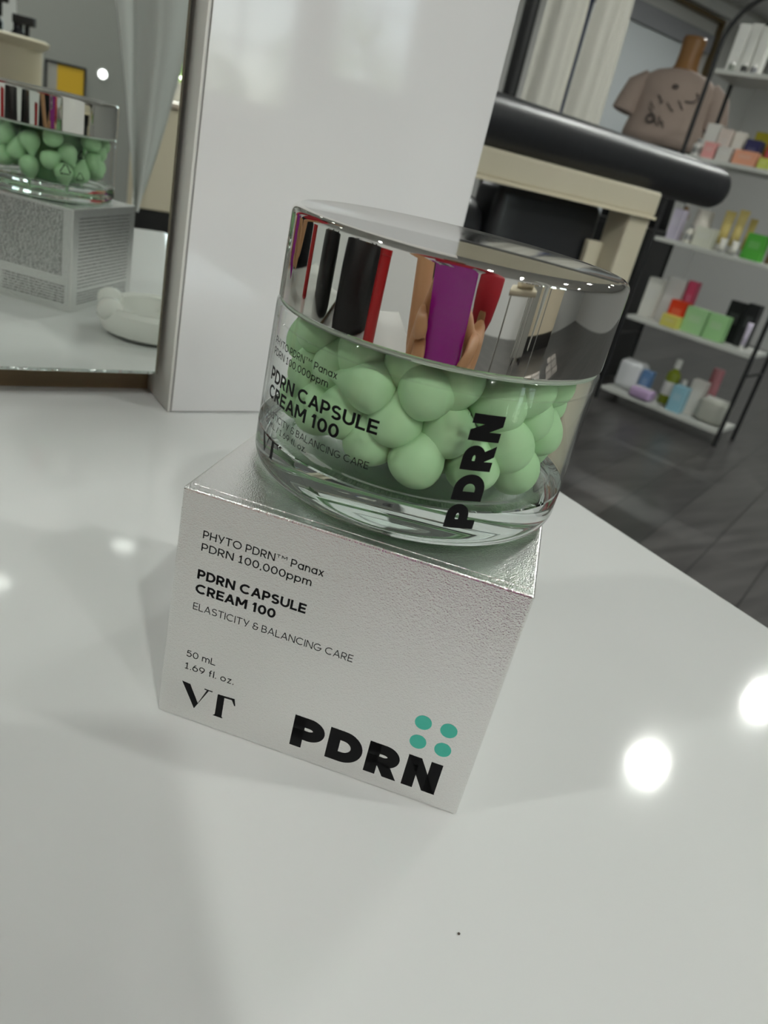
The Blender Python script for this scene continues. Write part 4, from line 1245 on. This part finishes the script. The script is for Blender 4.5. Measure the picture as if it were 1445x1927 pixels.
FH = Vector((CF.x, CF.y, 0)).normalized()
RH = Vector((CR.x, CR.y, 0)); RH = (RH - FH * RH.dot(FH)).normalized()
PB = Vector((CAM.x, CAM.y, 0)) - FH * 0.44 - RH * 0.02
def bp(r, fwd, zf): return PB + RH * r + FH * fwd + Vector((0, 0, FLOOR + zf))
def skin_mesh(name, chains, material, parent, levels=2):
    """chains: list of [(point, radius), ...]; chains that start at a shared point are welded"""
    verts, edges, rad, idx = [], [], [], {}
    def vid(p, r):
        key = tuple(round(c, 5) for c in p)
        if key not in idx:
            idx[key] = len(verts); verts.append(tuple(p)); rad.append(r)
        return idx[key]
    for ch_ in chains:
        for (p, r), (p2, r2) in zip(ch_[:-1], ch_[1:]):
            edges.append((vid(p, r), vid(p2, r2)))
    me = bpy.data.meshes.new(name)
    me.from_pydata(verts, edges, [])
    o = bpy.data.objects.new(name, me)
    COL.objects.link(o)
    o.modifiers.new('skin', 'SKIN')
    sv = me.skin_vertices[0].data
    for i, r in enumerate(rad): sv[i].radius = (r, r) if not isinstance(r, tuple) else r
    sv[0].use_root = True
    s = o.modifiers.new('sub', 'SUBSURF'); s.levels = levels; s.render_levels = levels
    dg = bpy.context.evaluated_depsgraph_get()
    ev = o.evaluated_get(dg)
    nm = bpy.data.meshes.new_from_object(ev)
    COL.objects.unlink(o); bpy.data.objects.remove(o)
    return nm

pelvis = bp(0, 0, 0.93); waist = bp(0, 0.01, 1.06); chest = bp(0, 0.04, 1.24); neckb = bp(0, 0.06, 1.39); neckt = bp(0, 0.09, 1.47); headc = bp(0, 0.12, 1.56)
shL, shR = bp(-0.155, 0.05, 1.345), bp(0.155, 0.05, 1.345)
elL, elR = Vector((-0.37, -0.20, 0.27)), bp(0.24, 0.10, 1.03)
wrL, wrR = cs(-0.088, -0.115, -0.055), cs(0.080, -0.125, -0.070)
legs = []
for s in (-1, 1):
    legs.append([(pelvis, 0.11), (bp(s * 0.085, 0, 0.86), 0.082), (bp(s * 0.095, 0.01, 0.48), 0.055), (bp(s * 0.10, -0.02, 0.10), 0.037), (bp(s * 0.105, 0.05, 0.045), 0.032), (bp(s * 0.11, 0.16, 0.035), 0.028)])
spine = [(pelvis, 0.11), (waist, 0.10), (chest, 0.115), (neckb, 0.06), (neckt, 0.048), (headc, 0.06)]
armL = [(chest, 0.115), (shL, 0.056), (elL, 0.042), (wrL, 0.026)]
armR = [(chest, 0.115), (shR, 0.056), (elR, 0.042), (wrR, 0.026)]
body_me = skin_mesh('person', [spine, armL, armR] + legs, SKIN, None)
def hand_chains(s):
    """s=-1 left hand on the left edge of the phone, +1 right hand on the right edge"""
    ex = PHX0 if s < 0 else PHX1
    w = wrL if s < 0 else wrR
    X = lambda d: ex + s * d
    chains = []
    dn = 0.0 if s < 0 else -0.042
    mid = cs(X(0.032), -0.088 + dn, -0.030)
    ys = [y + dn for y in (-0.046, -0.064, -0.081, -0.097)]
    ln = (0.004, 0.007, 0.006, 0.003) if s < 0 else (0.002, 0.004, 0.003, 0.001)
    for y, l_ in zip(ys, ln):
        kn = cs(X(0.018), y - 0.004, -0.012)
        chains.append([(w, 0.024), (mid, 0.026), (kn, 0.0115), (cs(X(0.0125), y, 0.004), 0.0090), (cs(X(-0.002), y + 0.001, 0.0065), 0.0083), (cs(X(-l_), y + 0.002, 0.0045), 0.0068)])
    chains.append([(mid, 0.026), (cs(X(0.018), -0.062 + dn, -0.030), 0.0125), (cs(X(0.004), -0.042 + dn, -0.030), 0.0100), (cs(X(-0.012), -0.028 + dn, -0.0275), 0.0085)])
    return chains
hL = skin_mesh('hand', hand_chains(-1), SKIN, None)
hR = skin_mesh('hand', hand_chains(1), SKIN, None)
bm = bmesh.new()
for me_ in (body_me, hL, hR): bm.from_mesh(me_)
# head: ellipsoid shaped into brow, nose, chin
hs = bmesh.new()
bmesh.ops.create_uvsphere(hs, u_segments=40, v_segments=28, radius=1.0)
for v in hs.verts:
    d = v.co.copy()
    f, r, z = d.y, d.x, d.z
    k = 1.0
    w_ = 0.074 * (1 - 0.16 * max(0, -z))
    y_ = 0.095 * f
    if f > 0.2:
        y_ += 0.022 * math.exp(-((r / 0.16) ** 2 + ((z + 0.10) / 0.22) ** 2))            # nose
        for ex in (-0.42, 0.42): y_ -= 0.012 * math.exp(-(((r - ex) / 0.2) ** 2 + ((z - 0.06) / 0.13) ** 2))   # eye sockets
        y_ += 0.006 * math.exp(-((r / 0.3) ** 2 + ((z + 0.50) / 0.08) ** 2)) - 0.006 * math.exp(-((r / 0.34) ** 2 + ((z + 0.42) / 0.03) ** 2))   # lips
        y_ += 0.008 * math.exp(-((r / 0.3) ** 2 + ((z + 0.85) / 0.15) ** 2))             # chin
    p = headc + RH * (r * w_) + FH * y_ + Vector((0, 0, z * 0.112 - 0.004))
    v.co = p - Vector((0, 0, 0.0)) + (FH * 0.0)
tmp = bpy.data.meshes.new('head'); hs.to_mesh(tmp); hs.free()
bm.from_mesh(tmp)
for s in (-1, 1):          # ears
    er = bmesh.ops.create_uvsphere(bm, u_segments=12, v_segments=8, radius=1.0)
    for v in er['verts']:
        v.co = headc + RH * (s * 0.075 + v.co.x * 0.008) + FH * (-0.005 + v.co.y * 0.018) + Vector((0, 0, v.co.z * 0.030))
person = from_bm('person', bm, SKIN, None, True)
for p in person.data.polygons: p.use_smooth = True
tag(person, 'person in a red long-sleeved top holding up the purple phone with both hands', 'person')
# face details, hair and clothes
for s in (-1, 1):
    e_ = bmesh.new(); bmesh.ops.create_uvsphere(e_, u_segments=14, v_segments=10, radius=0.0105)
    for v in e_.verts: v.co = v.co + headc + RH * (s * 0.031) + FH * 0.078 + Vector((0, 0, 0.004))
    from_bm('eye', e_, mat('eye_white', 'e6e2dc', 0.2), person, True)
    i_ = bmesh.new(); bmesh.ops.create_uvsphere(i_, u_segments=10, v_segments=8, radius=0.0055)
    for v in i_.verts: v.co = v.co + headc + RH * (s * 0.031) + FH * 0.0850 + Vector((0, 0, 0.003))
    from_bm('iris', i_, mat('iris_dark', '1a120c', 0.2), person, True)
hb = bmesh.new()
bmesh.ops.create_uvsphere(hb, u_segments=32, v_segments=22, radius=1.0)
for v in hb.verts:
    r, f, z = v.co
    cut = 0.0
    y_ = 0.108 * f
    if f > 0.25 and z < 0.45: y_ = 0.108 * 0.25 - 0.01
    zz = z * 0.125 + 0.008
    if z < -0.1 and f < 0.25: zz = z * 0.24
    v.co = headc + RH * (r * 0.086) + FH * (y_ - 0.010) + Vector((0, 0, zz))
from_bm('hair', hb, mat('dark_hair', '120e0c', 0.5), person, True)
fat = lambda chn, k: [(p, r + k) for p, r in chn]
mixp = lambda a, b, t: a + (b - a) * t
top_me = skin_mesh('red_top', [fat([(bp(0, 0, 0.90), 0.122), (bp(0, 0.005, 0.97), 0.120), (waist, 0.108), (chest, 0.117), (neckb, 0.055)], 0.012),
                               fat([(chest, 0.117), (shL, 0.056), (mixp(shL, elL, 0.85), 0.043)], 0.012),
                               fat([(chest, 0.117), (shR, 0.056), (elR, 0.042), (mixp(elR, wrR, 1.0), 0.034)], 0.012)], None, None)
RED = mat('red_cloth', 'b01c2c', 0.7)
top_me.materials.clear(); top_me.materials.append(RED)
for p in top_me.polygons: p.use_smooth = True
link(bpy.data.objects.new('red_top', top_me), person)
hipc = bp(0, 0.0, 0.90)
tro = skin_mesh('trousers', [[(bp(0, 0.005, 1.06), 0.112), (bp(0, 0.0, 0.99), 0.128), (hipc, 0.125)]] + [[(hipc, 0.125), (bp(s_ * 0.085, 0, 0.78), 0.088), (bp(s_ * 0.095, 0.01, 0.48), 0.068), (bp(s_ * 0.10, -0.02, 0.10), 0.055)] for s_ in (-1, 1)], None, None)
tro.materials.clear(); tro.materials.append(mat('black_trousers', '15151a', 0.8))
for p in tro.polygons: p.use_smooth = True
link(bpy.data.objects.new('trousers', tro), person)
for s in (-1, 1):
    sm = skin_mesh('shoe', [[(bp(s * 0.105, -0.03, 0.05), 0.042), (bp(s * 0.107, 0.06, 0.042), 0.042), (bp(s * 0.112, 0.17, 0.036), 0.034)]], None, None)
    sm.materials.clear(); sm.materials.append(mat('white_shoe', 'd8d8d4', 0.6))
    for p in sm.polygons: p.use_smooth = True
    link(bpy.data.objects.new('shoe', sm), person)
